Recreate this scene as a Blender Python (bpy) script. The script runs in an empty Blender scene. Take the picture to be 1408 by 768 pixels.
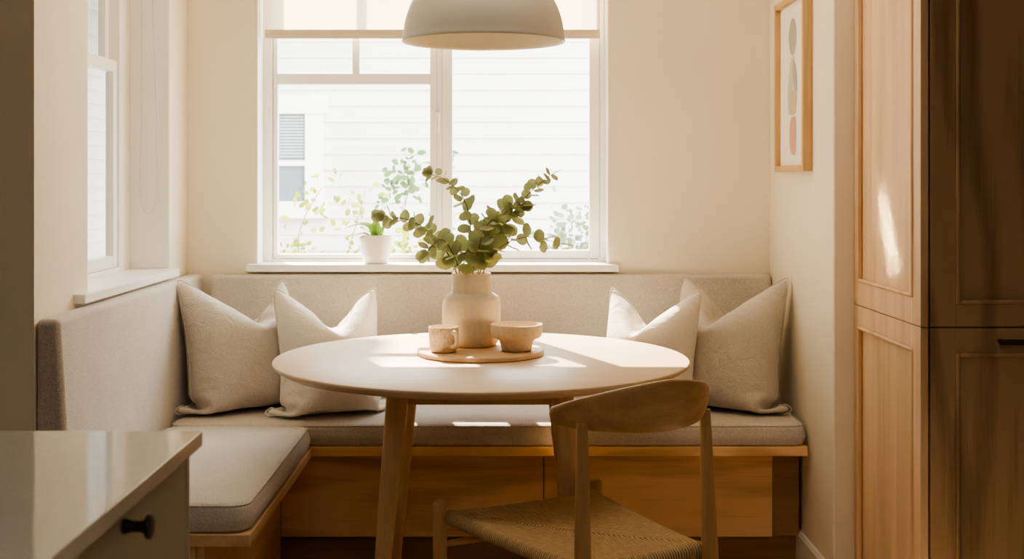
import bpy, bmesh, math, random
import numpy as np
from mathutils import Vector, Matrix, noise

random.seed(7)
SC = bpy.context.scene
COL = SC.collection
PI = math.pi

# ------------------------------------------------------------------ materials
def new_mat(name):
    m = bpy.data.materials.new(name); m.use_nodes = True
    nt = m.node_tree; nt.nodes.clear()
    out = nt.nodes.new('ShaderNodeOutputMaterial')
    return m, nt, out

def N(nt, typ, **kw):
    n = nt.nodes.new(typ)
    for k, v in kw.items():
        if k in n.inputs: n.inputs[k].default_value = v
        else: setattr(n, k, v)
    return n

def c4(c): return (c[0], c[1], c[2], 1.0)

def ramp(nt, stops):
    r = nt.nodes.new('ShaderNodeValToRGB')
    e = r.color_ramp.elements
    e[0].position, e[0].color = stops[0][0], c4(stops[0][1])
    e[1].position, e[1].color = stops[-1][0], c4(stops[-1][1])
    for p, c in stops[1:-1]:
        x = e.new(p); x.color = c4(c)
    return r

def mixc(nt, fac, a, b, mode='MIX'):
    n = nt.nodes.new('ShaderNodeMix'); n.data_type = 'RGBA'; n.blend_type = mode
    L = nt.links
    for sock, v in ((n.inputs[0], fac), (n.inputs[6], a), (n.inputs[7], b)):
        if hasattr(v, 'is_linked'): L.new(v, sock)
        elif isinstance(v, (int, float)): sock.default_value = v
        else: sock.default_value = c4(v)
    return n.outputs[2]

def paint(name, col, rough=0.6, bump=0.04, scale=220, var=0.03, spec=0.3):
    m, nt, out = new_mat(name); L = nt.links
    b = N(nt, 'ShaderNodeBsdfPrincipled', Roughness=rough)
    b.inputs['Specular IOR Level'].default_value = spec
    tc = N(nt, 'ShaderNodeTexCoord')
    n1 = N(nt, 'ShaderNodeTexNoise', Scale=2.2, Detail=3.0)
    n2 = N(nt, 'ShaderNodeTexNoise', Scale=float(scale), Detail=2.0)
    L.new(tc.outputs['Object'], n1.inputs['Vector']); L.new(tc.outputs['Object'], n2.inputs['Vector'])
    dk = tuple(x * (1 - var) for x in col); lt = tuple(min(1, x * (1 + var)) for x in col)
    r = ramp(nt, [(0.3, dk), (0.7, lt)])
    L.new(n1.outputs[0], r.inputs[0]); L.new(r.outputs[0], b.inputs['Base Color'])
    bp = N(nt, 'ShaderNodeBump', Strength=bump, Distance=0.002)
    L.new(n2.outputs[0], bp.inputs['Height']); L.new(bp.outputs[0], b.inputs['Normal'])
    L.new(b.outputs[0], out.inputs[0])
    return m

def wood(name, light, dark, axis='Z', rough=0.45, scale=1.0, figure=0.55, spec=0.35):
    """oak: long pores along AXIS over broad cathedral figure"""
    m, nt, out = new_mat(name); L = nt.links
    b = N(nt, 'ShaderNodeBsdfPrincipled', Roughness=rough)
    b.inputs['Specular IOR Level'].default_value = spec
    tc = N(nt, 'ShaderNodeTexCoord')
    def mapping(along, across):
        mp = N(nt, 'ShaderNodeMapping')
        s = [across * scale] * 3; s['XYZ'.index(axis)] = along * scale
        mp.inputs['Scale'].default_value = s
        L.new(tc.outputs['Object'], mp.inputs[0]); return mp
    big = mapping(0.55, 4.2); mid = mapping(1.6, 34.0); fine = mapping(7.0, 260.0)
    n0 = N(nt, 'ShaderNodeTexNoise', Scale=1.0, Detail=2.0, Roughness=0.45, Distortion=0.4)
    L.new(big.outputs[0], n0.inputs['Vector'])
    mul = N(nt, 'ShaderNodeMath', operation='MULTIPLY'); mul.inputs[1].default_value = 34.0
    L.new(n0.outputs[0], mul.inputs[0])
    sn = N(nt, 'ShaderNodeMath', operation='SINE'); L.new(mul.outputs[0], sn.inputs[0])
    md = N(nt, 'ShaderNodeMath', operation='MULTIPLY_ADD'); md.inputs[1].default_value = 0.5; md.inputs[2].default_value = 0.5
    L.new(sn.outputs[0], md.inputs[0])
    n1 = N(nt, 'ShaderNodeTexNoise', Scale=1.0, Detail=4.0, Roughness=0.6); L.new(mid.outputs[0], n1.inputs['Vector'])
    n2 = N(nt, 'ShaderNodeTexNoise', Scale=1.0, Detail=3.0, Roughness=0.65); L.new(fine.outputs[0], n2.inputs['Vector'])
    a1 = N(nt, 'ShaderNodeMath', operation='MULTIPLY_ADD'); a1.inputs[1].default_value = 0.34 * figure
    L.new(md.outputs[0], a1.inputs[0])
    k1 = N(nt, 'ShaderNodeMath', operation='MULTIPLY'); k1.inputs[1].default_value = 0.62
    L.new(n1.outputs[0], k1.inputs[0]); L.new(k1.outputs[0], a1.inputs[2])
    a2 = N(nt, 'ShaderNodeMath', operation='MULTIPLY_ADD'); a2.inputs[1].default_value = 0.42
    L.new(n2.outputs[0], a2.inputs[0]); L.new(a1.outputs[0], a2.inputs[2])
    mids = tuple((x + y) / 2 for x, y in zip(light, dark))
    r = ramp(nt, [(0.33, dark), (0.58, mids), (0.80, light)])
    L.new(a2.outputs[0], r.inputs[0]); L.new(r.outputs[0], b.inputs['Base Color'])
    bp = N(nt, 'ShaderNodeBump', Strength=0.12, Distance=0.0015)
    L.new(n2.outputs[0], bp.inputs['Height']); L.new(bp.outputs[0], b.inputs['Normal'])
    L.new(b.outputs[0], out.inputs[0])
    return m

def fabric(name, light, dark, scale=520, bump=0.5, mix=(0.36, 0.64), folds=0.0):
    m, nt, out = new_mat(name); L = nt.links
    b = N(nt, 'ShaderNodeBsdfPrincipled', Roughness=0.92)
    b.inputs['Specular IOR Level'].default_value = 0.12
    b.inputs['Sheen Weight'].default_value = 0.25
    b.inputs['Sheen Roughness'].default_value = 0.5
    tc = N(nt, 'ShaderNodeTexCoord')
    n1 = N(nt, 'ShaderNodeTexNoise', Scale=float(scale), Detail=3.0, Roughness=0.7)
    n2 = N(nt, 'ShaderNodeTexNoise', Scale=9.0, Detail=3.0)
    v = N(nt, 'ShaderNodeTexVoronoi', Scale=float(scale) * 0.8)
    for n in (n1, n2, v): L.new(tc.outputs['Object'], n.inputs['Vector'])
    r = ramp(nt, [(mix[0], dark), (mix[1], light)])
    L.new(n1.outputs[0], r.inputs[0])
    r2 = ramp(nt, [(0.3, (0.92, 0.92, 0.92)), (0.7, (1, 1, 1))]); L.new(n2.outputs[0], r2.inputs[0])
    col = mixc(nt, 1.0, r.outputs[0], r2.outputs[0], 'MULTIPLY')
    L.new(col, b.inputs['Base Color'])
    bp = N(nt, 'ShaderNodeBump', Strength=bump, Distance=0.0012)
    if folds > 0:
        n3 = N(nt, 'ShaderNodeTexNoise', Scale=11.0, Detail=3.0, Roughness=0.55, Distortion=1.6)
        L.new(tc.outputs['Object'], n3.inputs['Vector'])
        b2 = N(nt, 'ShaderNodeBump', Strength=folds, Distance=0.012)
        L.new(n3.outputs[0], b2.inputs['Height']); L.new(b2.outputs[0], bp.inputs['Normal'])
    L.new(v.outputs[0], bp.inputs['Height']); L.new(bp.outputs[0], b.inputs['Normal'])
    L.new(b.outputs[0], out.inputs[0])
    return m

def plain(name, col, rough=0.4, metal=0.0, spec=0.5, coat=0.0, vary=0.06, vscale=30.0):
    m, nt, out = new_mat(name); L = nt.links
    b = N(nt, 'ShaderNodeBsdfPrincipled', Roughness=rough, Metallic=metal)
    b.inputs['Specular IOR Level'].default_value = spec
    b.inputs['Coat Weight'].default_value = coat
    tc = N(nt, 'ShaderNodeTexCoord'); n = N(nt, 'ShaderNodeTexNoise', Scale=vscale, Detail=3.0)
    L.new(tc.outputs['Object'], n.inputs['Vector'])
    r = ramp(nt, [(0.3, tuple(x * (1 - vary) for x in col)), (0.7, tuple(min(1, x * (1 + vary)) for x in col))])
    L.new(n.outputs[0], r.inputs[0]); L.new(r.outputs[0], b.inputs['Base Color'])
    L.new(b.outputs[0], out.inputs[0])
    return m

def stoneware(name, col, speck, amount=0.62, rough=0.75, scale=90.0):
    m, nt, out = new_mat(name); L = nt.links
    b = N(nt, 'ShaderNodeBsdfPrincipled', Roughness=rough)
    b.inputs['Specular IOR Level'].default_value = 0.25
    tc = N(nt, 'ShaderNodeTexCoord')
    n = N(nt, 'ShaderNodeTexNoise', Scale=scale, Detail=5.0, Roughness=0.7); L.new(tc.outputs['Object'], n.inputs['Vector'])
    n2 = N(nt, 'ShaderNodeTexNoise', Scale=420.0, Detail=2.0); L.new(tc.outputs['Object'], n2.inputs['Vector'])
    r = ramp(nt, [(amount - 0.12, col), (amount + 0.1, speck)]); L.new(n.outputs[0], r.inputs[0])
    L.new(r.outputs[0], b.inputs['Base Color'])
    bp = N(nt, 'ShaderNodeBump', Strength=0.15, Distance=0.001); L.new(n2.outputs[0], bp.inputs['Height'])
    L.new(bp.outputs[0], b.inputs['Normal'])
    L.new(b.outputs[0], out.inputs[0])
    return m

def leaf_mat(name, c1, c2, trans=0.35, tcol=None, scale=14.0):
    m, nt, out = new_mat(name); L = nt.links
    b = N(nt, 'ShaderNodeBsdfPrincipled', Roughness=0.55)
    b.inputs['Specular IOR Level'].default_value = 0.3
    t = N(nt, 'ShaderNodeBsdfTranslucent')
    tc = N(nt, 'ShaderNodeTexCoord'); n = N(nt, 'ShaderNodeTexNoise', Scale=scale, Detail=2.0)
    L.new(tc.outputs['Object'], n.inputs['Vector'])
    r = ramp(nt, [(0.35, c1), (0.65, c2)]); L.new(n.outputs[0], r.inputs[0])
    L.new(r.outputs[0], b.inputs['Base Color'])
    t.inputs[0].default_value = c4(tcol or c2)
    mx = N(nt, 'ShaderNodeMixShader'); mx.inputs[0].default_value = trans
    L.new(b.outputs[0], mx.inputs[1]); L.new(t.outputs[0], mx.inputs[2]); L.new(mx.outputs[0], out.inputs[0])
    return m

def glass_mat(name):
    m, nt, out = new_mat(name); L = nt.links
    t = N(nt, 'ShaderNodeBsdfTransparent'); t.inputs[0].default_value = (0.96, 0.97, 0.97, 1)
    g = N(nt, 'ShaderNodeBsdfGlossy'); g.inputs['Roughness'].default_value = 0.02
    lw = N(nt, 'ShaderNodeLayerWeight'); pw = N(nt, 'ShaderNodeMath', operation='POWER'); pw.inputs[1].default_value = 4.0
    L.new(lw.outputs['Facing'], pw.inputs[0])
    fr = N(nt, 'ShaderNodeMath', operation='MULTIPLY_ADD'); fr.inputs[1].default_value = 0.5; fr.inputs[2].default_value = 0.025
    L.new(pw.outputs[0], fr.inputs[0])
    mx = N(nt, 'ShaderNodeMixShader')
    L.new(fr.outputs[0], mx.inputs[0]); L.new(t.outputs[0], mx.inputs[1]); L.new(g.outputs[0], mx.inputs[2])
    L.new(mx.outputs[0], out.inputs[0])
    return m

def blind_mat(name, col):
    m, nt, out = new_mat(name); L = nt.links
    d = N(nt, 'ShaderNodeBsdfDiffuse'); t = N(nt, 'ShaderNodeBsdfTranslucent'); tr = N(nt, 'ShaderNodeBsdfTransparent')
    tc = N(nt, 'ShaderNodeTexCoord'); w = N(nt, 'ShaderNodeTexNoise', Scale=260.0, Detail=2.0)
    mp = N(nt, 'ShaderNodeMapping'); mp.inputs['Scale'].default_value = (1, 1, 0.25)
    L.new(tc.outputs['Object'], mp.inputs[0]); L.new(mp.outputs[0], w.inputs['Vector'])
    r = ramp(nt, [(0.3, tuple(x * 0.9 for x in col)), (0.7, col)]); L.new(w.outputs[0], r.inputs[0])
    L.new(r.outputs[0], d.inputs[0]); L.new(r.outputs[0], t.inputs[0])
    tr.inputs[0].default_value = c4((0.9, 0.85, 0.75))
    m1 = N(nt, 'ShaderNodeMixShader'); m1.inputs[0].default_value = 0.66
    L.new(d.outputs[0], m1.inputs[1]); L.new(t.outputs[0], m1.inputs[2])
    m2 = N(nt, 'ShaderNodeMixShader'); m2.inputs[0].default_value = 0.12
    L.new(m1.outputs[0], m2.inputs[1]); L.new(tr.outputs[0], m2.inputs[2])
    L.new(m2.outputs[0], out.inputs[0])
    return m

def cord_mat(name):
    """woven paper cord; UV.x runs across the cords (metres)"""
    m, nt, out = new_mat(name); L = nt.links
    b = N(nt, 'ShaderNodeBsdfPrincipled', Roughness=0.8); b.inputs['Specular IOR Level'].default_value = 0.2
    uv = N(nt, 'ShaderNodeUVMap'); uv.uv_map = 'cord'
    sp = N(nt, 'ShaderNodeSeparateXYZ'); L.new(uv.outputs[0], sp.inputs[0])
    mu = N(nt, 'ShaderNodeMath', operation='MULTIPLY'); mu.inputs[1].default_value = PI / 0.0072
    L.new(sp.outputs[0], mu.inputs[0])
    sn = N(nt, 'ShaderNodeMath', operation='SINE'); L.new(mu.outputs[0], sn.inputs[0])
    ab = N(nt, 'ShaderNodeMath', operation='ABSOLUTE'); L.new(sn.outputs[0], ab.inputs[0])
    nz = N(nt, 'ShaderNodeTexNoise', Scale=1.0, Detail=2.0)
    mp = N(nt, 'ShaderNodeMapping'); mp.inputs['Scale'].default_value = (190, 9, 1)
    L.new(uv.outputs[0], mp.inputs[0]); L.new(mp.outputs[0], nz.inputs['Vector'])
    r = ramp(nt, [(0.3, (0.58, 0.41, 0.22)), (0.7, (0.80, 0.59, 0.34))]); L.new(nz.outputs[0], r.inputs[0])
    dk = ramp(nt, [(0.0, (0.16, 0.145, 0.125)), (0.55, (1, 1, 1))]); L.new(ab.outputs[0], dk.inputs[0])
    L.new(mixc(nt, 1.0, r.outputs[0], dk.outputs[0], 'MULTIPLY'), b.inputs['Base Color'])
    bp = N(nt, 'ShaderNodeBump', Strength=1.0, Distance=0.004); L.new(ab.outputs[0], bp.inputs['Height'])
    L.new(bp.outputs[0], b.inputs['Normal']); L.new(b.outputs[0], out.inputs[0])
    return m

M = {
    'wall': paint('cream wall paint', (0.81, 0.738, 0.605), 0.7),
    'ceil': paint('ceiling paint', (0.82, 0.78, 0.70), 0.8),
    'kwall': paint('kitchen wall paint', (0.46, 0.43, 0.38), 0.7),
    'trim': paint('white trim paint', (0.86, 0.84, 0.79), 0.4, bump=0.01, spec=0.5),
    'jamb': paint('white reveal paint', (0.86, 0.84, 0.78), 0.6),
    'grey_rubber': plain('grey screen frame', (0.20, 0.20, 0.20), 0.6),
    'floor': wood('oak floor', (0.52, 0.42, 0.31), (0.40, 0.31, 0.22), 'X', 0.5),
    'oak_z': wood('oak upright grain', (0.74, 0.52, 0.325), (0.54, 0.36, 0.20), 'Z', 0.5, figure=0.8),
    'oak_x': wood('oak level grain', (0.86, 0.57, 0.31), (0.54, 0.33, 0.155), 'X', 0.5, figure=1.0),
    'oak_door_shaded': wood('shaded oak door', (0.46, 0.31, 0.18), (0.23, 0.145, 0.077), 'Z', 0.5, figure=1.2),  # same oak as the cabinet side, shade of the front put into the colour
    'oak_y': wood('oak long grain', (0.74, 0.52, 0.315), (0.54, 0.36, 0.20), 'Y', 0.5),
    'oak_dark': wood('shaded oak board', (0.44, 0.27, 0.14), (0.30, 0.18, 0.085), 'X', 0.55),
    'table': wood('pale oak table top', (0.70, 0.55, 0.40), (0.60, 0.45, 0.31), 'X', 0.38, figure=0.35),
    'leg': wood('oak table leg', (0.68, 0.47, 0.275), (0.50, 0.325, 0.17), 'Z', 0.42),
    'chair_z': wood('oak chair frame', (0.60, 0.385, 0.20), (0.43, 0.26, 0.12), 'Z', 0.42, figure=0.4),
    'chair_x': wood('oak chair back', (0.62, 0.385, 0.195), (0.42, 0.25, 0.11), 'X', 0.42, scale=1.3),
    'tray': wood('oak tray', (0.62, 0.44, 0.27), (0.50, 0.34, 0.19), 'X', 0.5, scale=1.6),
    'frame_oak': wood('oak picture frame', (0.62, 0.40, 0.20), (0.50, 0.30, 0.14), 'Z', 0.5, scale=2),
    'uphol': fabric('grey beige wool upholstery', (0.70, 0.642, 0.575), (0.455, 0.412, 0.365), 330),
    'linen': fabric('pale linen', (0.80, 0.74, 0.655), (0.64, 0.58, 0.505), 400, 0.4, folds=0.55),
    'oat': fabric('oatmeal linen', (0.69, 0.625, 0.54), (0.49, 0.435, 0.37), 380, 0.4, folds=0.5),
    'cord': cord_mat('paper cord'),
    'lamp_out': paint('lamp shade enamel', (0.43, 0.40, 0.34), 0.45, bump=0.0, var=0.01, spec=0.4),
    'lamp_in': paint('lamp shade lining', (0.84, 0.78, 0.66), 0.6, bump=0.0, var=0.01),
    'vase': stoneware('sand stoneware', (0.69, 0.59, 0.445), (0.63, 0.53, 0.395), 0.5),
    'mug': stoneware('speckled stoneware', (0.74, 0.61, 0.44), (0.50, 0.34, 0.19), 0.60, 0.5, 60.0),
    'bowl': stoneware('raw clay stoneware', (0.67, 0.54, 0.385), (0.60, 0.46, 0.32), 0.55),
    'pot': stoneware('white glazed pot', (0.82, 0.79, 0.73), (0.78, 0.75, 0.69), 0.6, 0.45),
    'soil': stoneware('potting soil', (0.10, 0.07, 0.045), (0.17, 0.12, 0.08), 0.5, 0.95),
    'black': plain('black metal', (0.016, 0.014, 0.013), 0.42, 0.0, 0.5),
    'counter': plain('pale quartz worktop', (0.60, 0.575, 0.53), 0.07, 0.0, 0.5, vary=0.03, vscale=60.0),
    'island': paint('taupe cabinet paint', (0.42, 0.375, 0.31), 0.45, bump=0.01),
    'glass': glass_mat('window glass'),
    'blind': blind_mat('roller blind cloth', (0.92, 0.86, 0.74)),
    'hem': fabric('blind hem cloth', (0.70, 0.60, 0.45), (0.62, 0.52, 0.38), 400, 0.2),
    'chain': plain('white bead chain', (0.75, 0.72, 0.66), 0.4),
    'paper': paint('print paper', (0.80, 0.76, 0.69), 0.85, bump=0.0, var=0.01),
    'mat': paint('print mount', (0.84, 0.81, 0.75), 0.85, bump=0.0, var=0.01),
    'ink_grey': paint('grey print ink', (0.40, 0.37, 0.32), 0.9, bump=0.0, var=0.12),
    'ink_pale': paint('pale grey print ink', (0.56, 0.52, 0.46), 0.9, bump=0.0, var=0.12),
    'ink_tan': paint('tan print ink', (0.55, 0.44, 0.31), 0.9, bump=0.0, var=0.12),
    'ink_red': paint('faded red print ink', (0.60, 0.36, 0.26), 0.9, bump=0.0, var=0.12),
    'euc': leaf_mat('eucalyptus leaf', (0.20, 0.245, 0.165), (0.34, 0.375, 0.25), 0.34, (0.46, 0.50, 0.20)),
    'euc_stem': plain('eucalyptus stem', (0.22, 0.11, 0.055), 0.6),
    'aloe': leaf_mat('succulent leaf', (0.20, 0.36, 0.08), (0.34, 0.50, 0.14), 0.30, (0.5, 0.7, 0.15)),
    'dry': leaf_mat('dry leaf', (0.42, 0.22, 0.14), (0.56, 0.34, 0.22), 0.3),
    'shrub_y': leaf_mat('yellow green shrub leaf', (0.16, 0.21, 0.04), (0.30, 0.33, 0.06), 0.4, (0.34, 0.40, 0.06), 3.0),
    'shrub_g': leaf_mat('green shrub leaf', (0.10, 0.17, 0.08), (0.17, 0.25, 0.12), 0.35, (0.22, 0.34, 0.12), 3.0),
    'bush': leaf_mat('grey green bush leaf', (0.20, 0.25, 0.18), (0.29, 0.34, 0.25), 0.35, (0.32, 0.38, 0.26), 3.0),
    'twig': plain('garden twig', (0.30, 0.24, 0.17), 0.8),
    'siding': paint('white clapboard paint', (0.68, 0.68, 0.67), 0.6, bump=0.02, scale=60),
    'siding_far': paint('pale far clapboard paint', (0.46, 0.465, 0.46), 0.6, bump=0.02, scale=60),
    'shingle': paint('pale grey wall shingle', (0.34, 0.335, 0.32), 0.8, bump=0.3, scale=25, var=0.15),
    'siding_trim': paint('white exterior trim', (0.86, 0.86, 0.85), 0.5, bump=0.0),
    'ext_glass': plain('house window pane', (0.19, 0.22, 0.24), 0.15, 0.0, 0.5),
    'slat': plain('house window blind', (0.36, 0.40, 0.42), 0.6),
    'roof': paint('grey roof shingle', (0.34, 0.33, 0.32), 0.9, bump=0.4, scale=30),
    'ground': paint('pale gravel ground', (0.62, 0.58, 0.50), 0.95, bump=0.3, scale=40, var=0.1),
}

# ------------------------------------------------------------------ mesh helpers
def obj(name, bm, m, parent=None, smooth=None, loc=None, origin=None):
    """link BM as ONE mesh object. ORIGIN: world point subtracted from the vertices (the parent's base)."""
    if origin is not None: bmesh.ops.translate(bm, vec=-Vector(origin), verts=bm.verts)
    me = bpy.data.meshes.new(name)
    bmesh.ops.recalc_face_normals(bm, faces=bm.faces)
    bm.to_mesh(me); bm.free()
    for mm in (m if isinstance(m, (list, tuple)) else [m]): me.materials.append(mm)
    if smooth:
        for p in me.polygons: p.use_smooth = True
        if smooth < 179: me.set_sharp_from_angle(angle=math.radians(smooth))
    o = bpy.data.objects.new(name, me); COL.objects.link(o)
    if smooth and (smooth == 30 or name == 'backrest_pad'):          # keep broad flat faces flat beside their small bevels
        wn = o.modifiers.new('flat faces', 'WEIGHTED_NORMAL'); wn.keep_sharp = True; wn.weight = 100
    if parent is not None: o.parent = parent
    if loc is not None: o.location = loc
    return o

def tag(o, label=None, cat=None, group=None, kind=None):
    if label: o['label'] = label
    if cat: o['category'] = cat
    if group: o['group'] = group
    if kind: o['kind'] = kind
    return o

def thing(name, label, cat, loc=(0, 0, 0), rotz=0.0, group=None):
    o = bpy.data.objects.new(name, None); COL.objects.link(o)
    o.empty_display_size = 0.1
    o.location = loc; o.rotation_euler = (0, 0, rotz)
    return tag(o, label, cat, group)

def struct(name, bm, m, parent=None, smooth=None):
    o = obj(name, bm, m, parent, smooth)
    if parent is None: o['kind'] = 'structure'
    return o

def add_box(bm, x0, x1, y0, y1, z0, z1, bev=0.0, seg=2):
    r = bmesh.ops.create_cube(bm, size=1.0)
    vs = r['verts']
    for v in vs:
        v.co = Vector((x0 if v.co.x < 0 else x1, y0 if v.co.y < 0 else y1, z0 if v.co.z < 0 else z1))
    if bev > 0:
        es = list({e for v in vs for e in v.link_edges})
        bmesh.ops.bevel(bm, geom=es, offset=bev, segments=seg, affect='EDGES', profile=0.5)
    return bm

def box(x0, x1, y0, y1, z0, z1, bev=0.0, seg=2):
    return add_box(bmesh.new(), x0, x1, y0, y1, z0, z1, bev, seg)

def add_prism(bm, pts, axis, a0, a1, bev=0.0, seg=3):
    """polygon PTS in the plane across AXIS, pushed from a0 to a1"""
    def P(p, a):
        return {'X': (a, p[0], p[1]), 'Y': (p[0], a, p[1]), 'Z': (p[0], p[1], a)}[axis]
    v0 = [bm.verts.new(P(p, a0)) for p in pts]; v1 = [bm.verts.new(P(p, a1)) for p in pts]
    n = len(pts); es = set()
    fs = [bm.faces.new(v0), bm.faces.new(v1[::-1])]
    for i in range(n): fs.append(bm.faces.new((v0[i], v0[(i + 1) % n], v1[(i + 1) % n], v1[i])))
    if bev > 0:
        for f in fs: es.update(f.edges)
        bmesh.ops.bevel(bm, geom=list(es), offset=bev, segments=seg, affect='EDGES', profile=0.5)
    return bm

def add_lathe(bm, prof, c=(0, 0, 0), n=48, axis='Z', close=False):
    """revolve (r, h) profile round AXIS through c"""
    rings = []
    for r, h in prof:
        if r < 1e-6:
            p = {'Z': (0, 0, h), 'X': (h, 0, 0), 'Y': (0, h, 0)}[axis]
            rings.append([bm.verts.new(Vector(c) + Vector(p))]); continue
        ring = []
        for k in range(n):
            a = 2 * PI * k / n; u, w = r * math.cos(a), r * math.sin(a)
            p = {'Z': (u, w, h), 'X': (h, u, w), 'Y': (w, h, u)}[axis]
            ring.append(bm.verts.new(Vector(c) + Vector(p)))
        rings.append(ring)
    pairs = list(zip(rings, rings[1:])) + ([(rings[-1], rings[0])] if close else [])
    for A, B in pairs:
        for k in range(n):
            k2 = (k + 1) % n
            q = [A[k % len(A)], A[k2 % len(A)], B[k2 % len(B)], B[k % len(B)]]
            u = []
            for v in q:
                if v not in u: u.append(v)
            if len(u) >= 3: bm.faces.new(u)
    return bm

def frames_along(pts, closed=False):
    P = [Vector(p) for p in pts]; n = len(P); T = []
    for i in range(n):
        a = P[(i - 1) % n] if closed or i > 0 else P[i]
        b = P[(i + 1) % n] if closed or i < n - 1 else P[i]
        t = (b - a); T.append(t.normalized() if t.length > 1e-9 else Vector((0, 0, 1)))
    up = Vector((0, 0, 1)) if abs(T[0].z) < 0.9 else Vector((1, 0, 0))
    u = (up - T[0] * up.dot(T[0])).normalized(); U = []
    for t in T:
        u = u - t * u.dot(t)
        u = u.normalized() if u.length > 1e-6 else t.orthogonal().normalized()
        U.append(u.copy())
    return P, T, U

def add_tube(bm, pts, rad, n=10, closed=False, cap=True):
    P, T, U = frames_along(pts, closed); rings = []
    for i, (p, t, u) in enumerate(zip(P, T, U)):
        r = rad[i] if isinstance(rad, (list, tuple)) else rad
        w = t.cross(u)
        rings.append([bm.verts.new(p + (u * math.cos(2 * PI * k / n) + w * math.sin(2 * PI * k / n)) * r) for k in range(n)])
    m = len(rings)
    for i in range(m if closed else m - 1):
        A, B = rings[i], rings[(i + 1) % m]
        for k in range(n): bm.faces.new((A[k], A[(k + 1) % n], B[(k + 1) % n], B[k]))
    if cap and not closed:
        bm.faces.new(rings[0][::-1]); bm.faces.new(rings[-1])
    return bm

def catmull(pts, k=8, closed=False):
    P = [Vector(p) for p in pts]; n = len(P); out = []
    rng = range(n if closed else n - 1)
    for i in rng:
        g = (lambda j: P[j % n]) if closed else (lambda j: P[max(0, min(n - 1, j))])
        a, b, c, d = g(i - 1), g(i), g(i + 1), g(i + 2)
        for s in range(k):
            t = s / k
            out.append(0.5 * ((2 * b) + (c - a) * t + (2 * a - 5 * b + 4 * c - d) * t * t + (3 * b - a - 3 * c + d) * t ** 3))
    if not closed: out.append(P[-1])
    return out

def wall_with_hole(bm, axis, t0, t1, a0, a1, z0, z1, h):
    """slab across AXIS from t0 to t1 with a rectangular hole h = (a0, a1, z0, z1)"""
    def b(p0, p1, q0, q1):
        if axis == 'Y': add_box(bm, p0, p1, t0, t1, q0, q1)
        else: add_box(bm, t0, t1, p0, p1, q0, q1)
    b(a0, h[0], z0, z1); b(h[1], a1, z0, z1); b(h[0], h[1], z0, h[2]); b(h[0], h[1], h[3], z1)
    return bm

def rrect(x0, x1, y0, y1, r, k=8):
    pts = []
    for cx, cy, a0 in ((x1 - r, y1 - r, 0), (x0 + r, y1 - r, PI / 2), (x0 + r, y0 + r, PI), (x1 - r, y0 + r, 1.5 * PI)):
        for i in range(k + 1):
            a = a0 + PI / 2 * i / k
            pts.append((cx + r * math.cos(a), cy + r * math.sin(a)))
    res = []                                           # long sides cut short so that the puff follows
    n = len(pts)
    for i in range(n):
        p, q = Vector(pts[i]), Vector(pts[(i + 1) % n])
        m = max(1, int((q - p).length / 0.05))
        for s in range(m): res.append(tuple(p.lerp(q, s / m)))
    return res

def cushion(x0, x1, y0, y1, z0, z1, R=0.045, r=0.022, puff=0.012):
    """box cushion with rounded plan corners, rolled edges and a soft crown"""
    bm = bmesh.new(); cx, cy = (x0 + x1) / 2, (y0 + y1) / 2
    def ring(ins, z):
        o = rrect(x0, x1, y0, y1, R)
        hx, hy = (x1 - x0) / 2, (y1 - y0) / 2
        return [bm.verts.new((cx + (p[0] - cx) * (hx - ins) / hx, cy + (p[1] - cy) * (hy - ins) / hy, z)) for p in o]
    rings = []
    rb = 0.010
    for i in range(5):
        a = PI / 2 * i / 4
        rings.append(ring(rb * (1 - math.sin(a)), z0 + rb * (1 - math.cos(a))))
    for k in range(1, 4):
        t = k / 4; rings.append(ring(-0.004 * math.sin(PI * t), z0 + rb + (z1 - r - z0 - rb) * t))
    for i in range(7):
        a = PI / 2 * i / 6
        rings.append(ring(r * (1 - math.cos(a)), z1 - r + r * math.sin(a)))
    base = [v.co.copy() for v in rings[-1]]
    for k in range(1, 14):
        s = 1 - k / 14
        h = puff * (1 - s ** 3.0)
        rings.append([bm.verts.new((cx + (p.x - cx) * s, cy + (p.y - cy) * s, z1 + h + 0.0018 * noise.noise(Vector((p.x * s * 6, p.y * s * 6, 1.3))))) for p in base])
    n = len(rings[0])
    for A, B in zip(rings, rings[1:]):
        for k in range(n): bm.faces.new((A[k], A[(k + 1) % n], B[(k + 1) % n], B[k]))
    bm.faces.new(rings[0][::-1])
    c = bm.verts.new((cx, cy, z1 + puff))
    for k in range(n): bm.faces.new((rings[-1][k], rings[-1][(k + 1) % n], c))
    return bm

def cushion_piping(x0, x1, y0, y1, z1, R=0.045, r=0.022):
    ins = r * (1 - math.cos(PI / 4)) * 0.8; z = z1 - r + r * math.sin(PI / 4) + 0.0005
    return add_tube(bmesh.new(), [(p[0], p[1], z) for p in rrect(x0 + ins, x1 - ins, y0 + ins, y1 - ins, R)], 0.0022, 6, True)

# ------------------------------------------------------------------ the room shell   (camera stands at x=0, y=0, looking along +y)
XL, XR, YB = -1.16, 0.986, 4.59          # inside faces of the nook
CEIL = 2.52
W1 = (-0.906, 0.397, 0.920, 2.34)        # opening in the back wall: x, z
W2 = (3.486, 4.350, 0.920, 2.34)         # opening in the left wall: y, z

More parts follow.
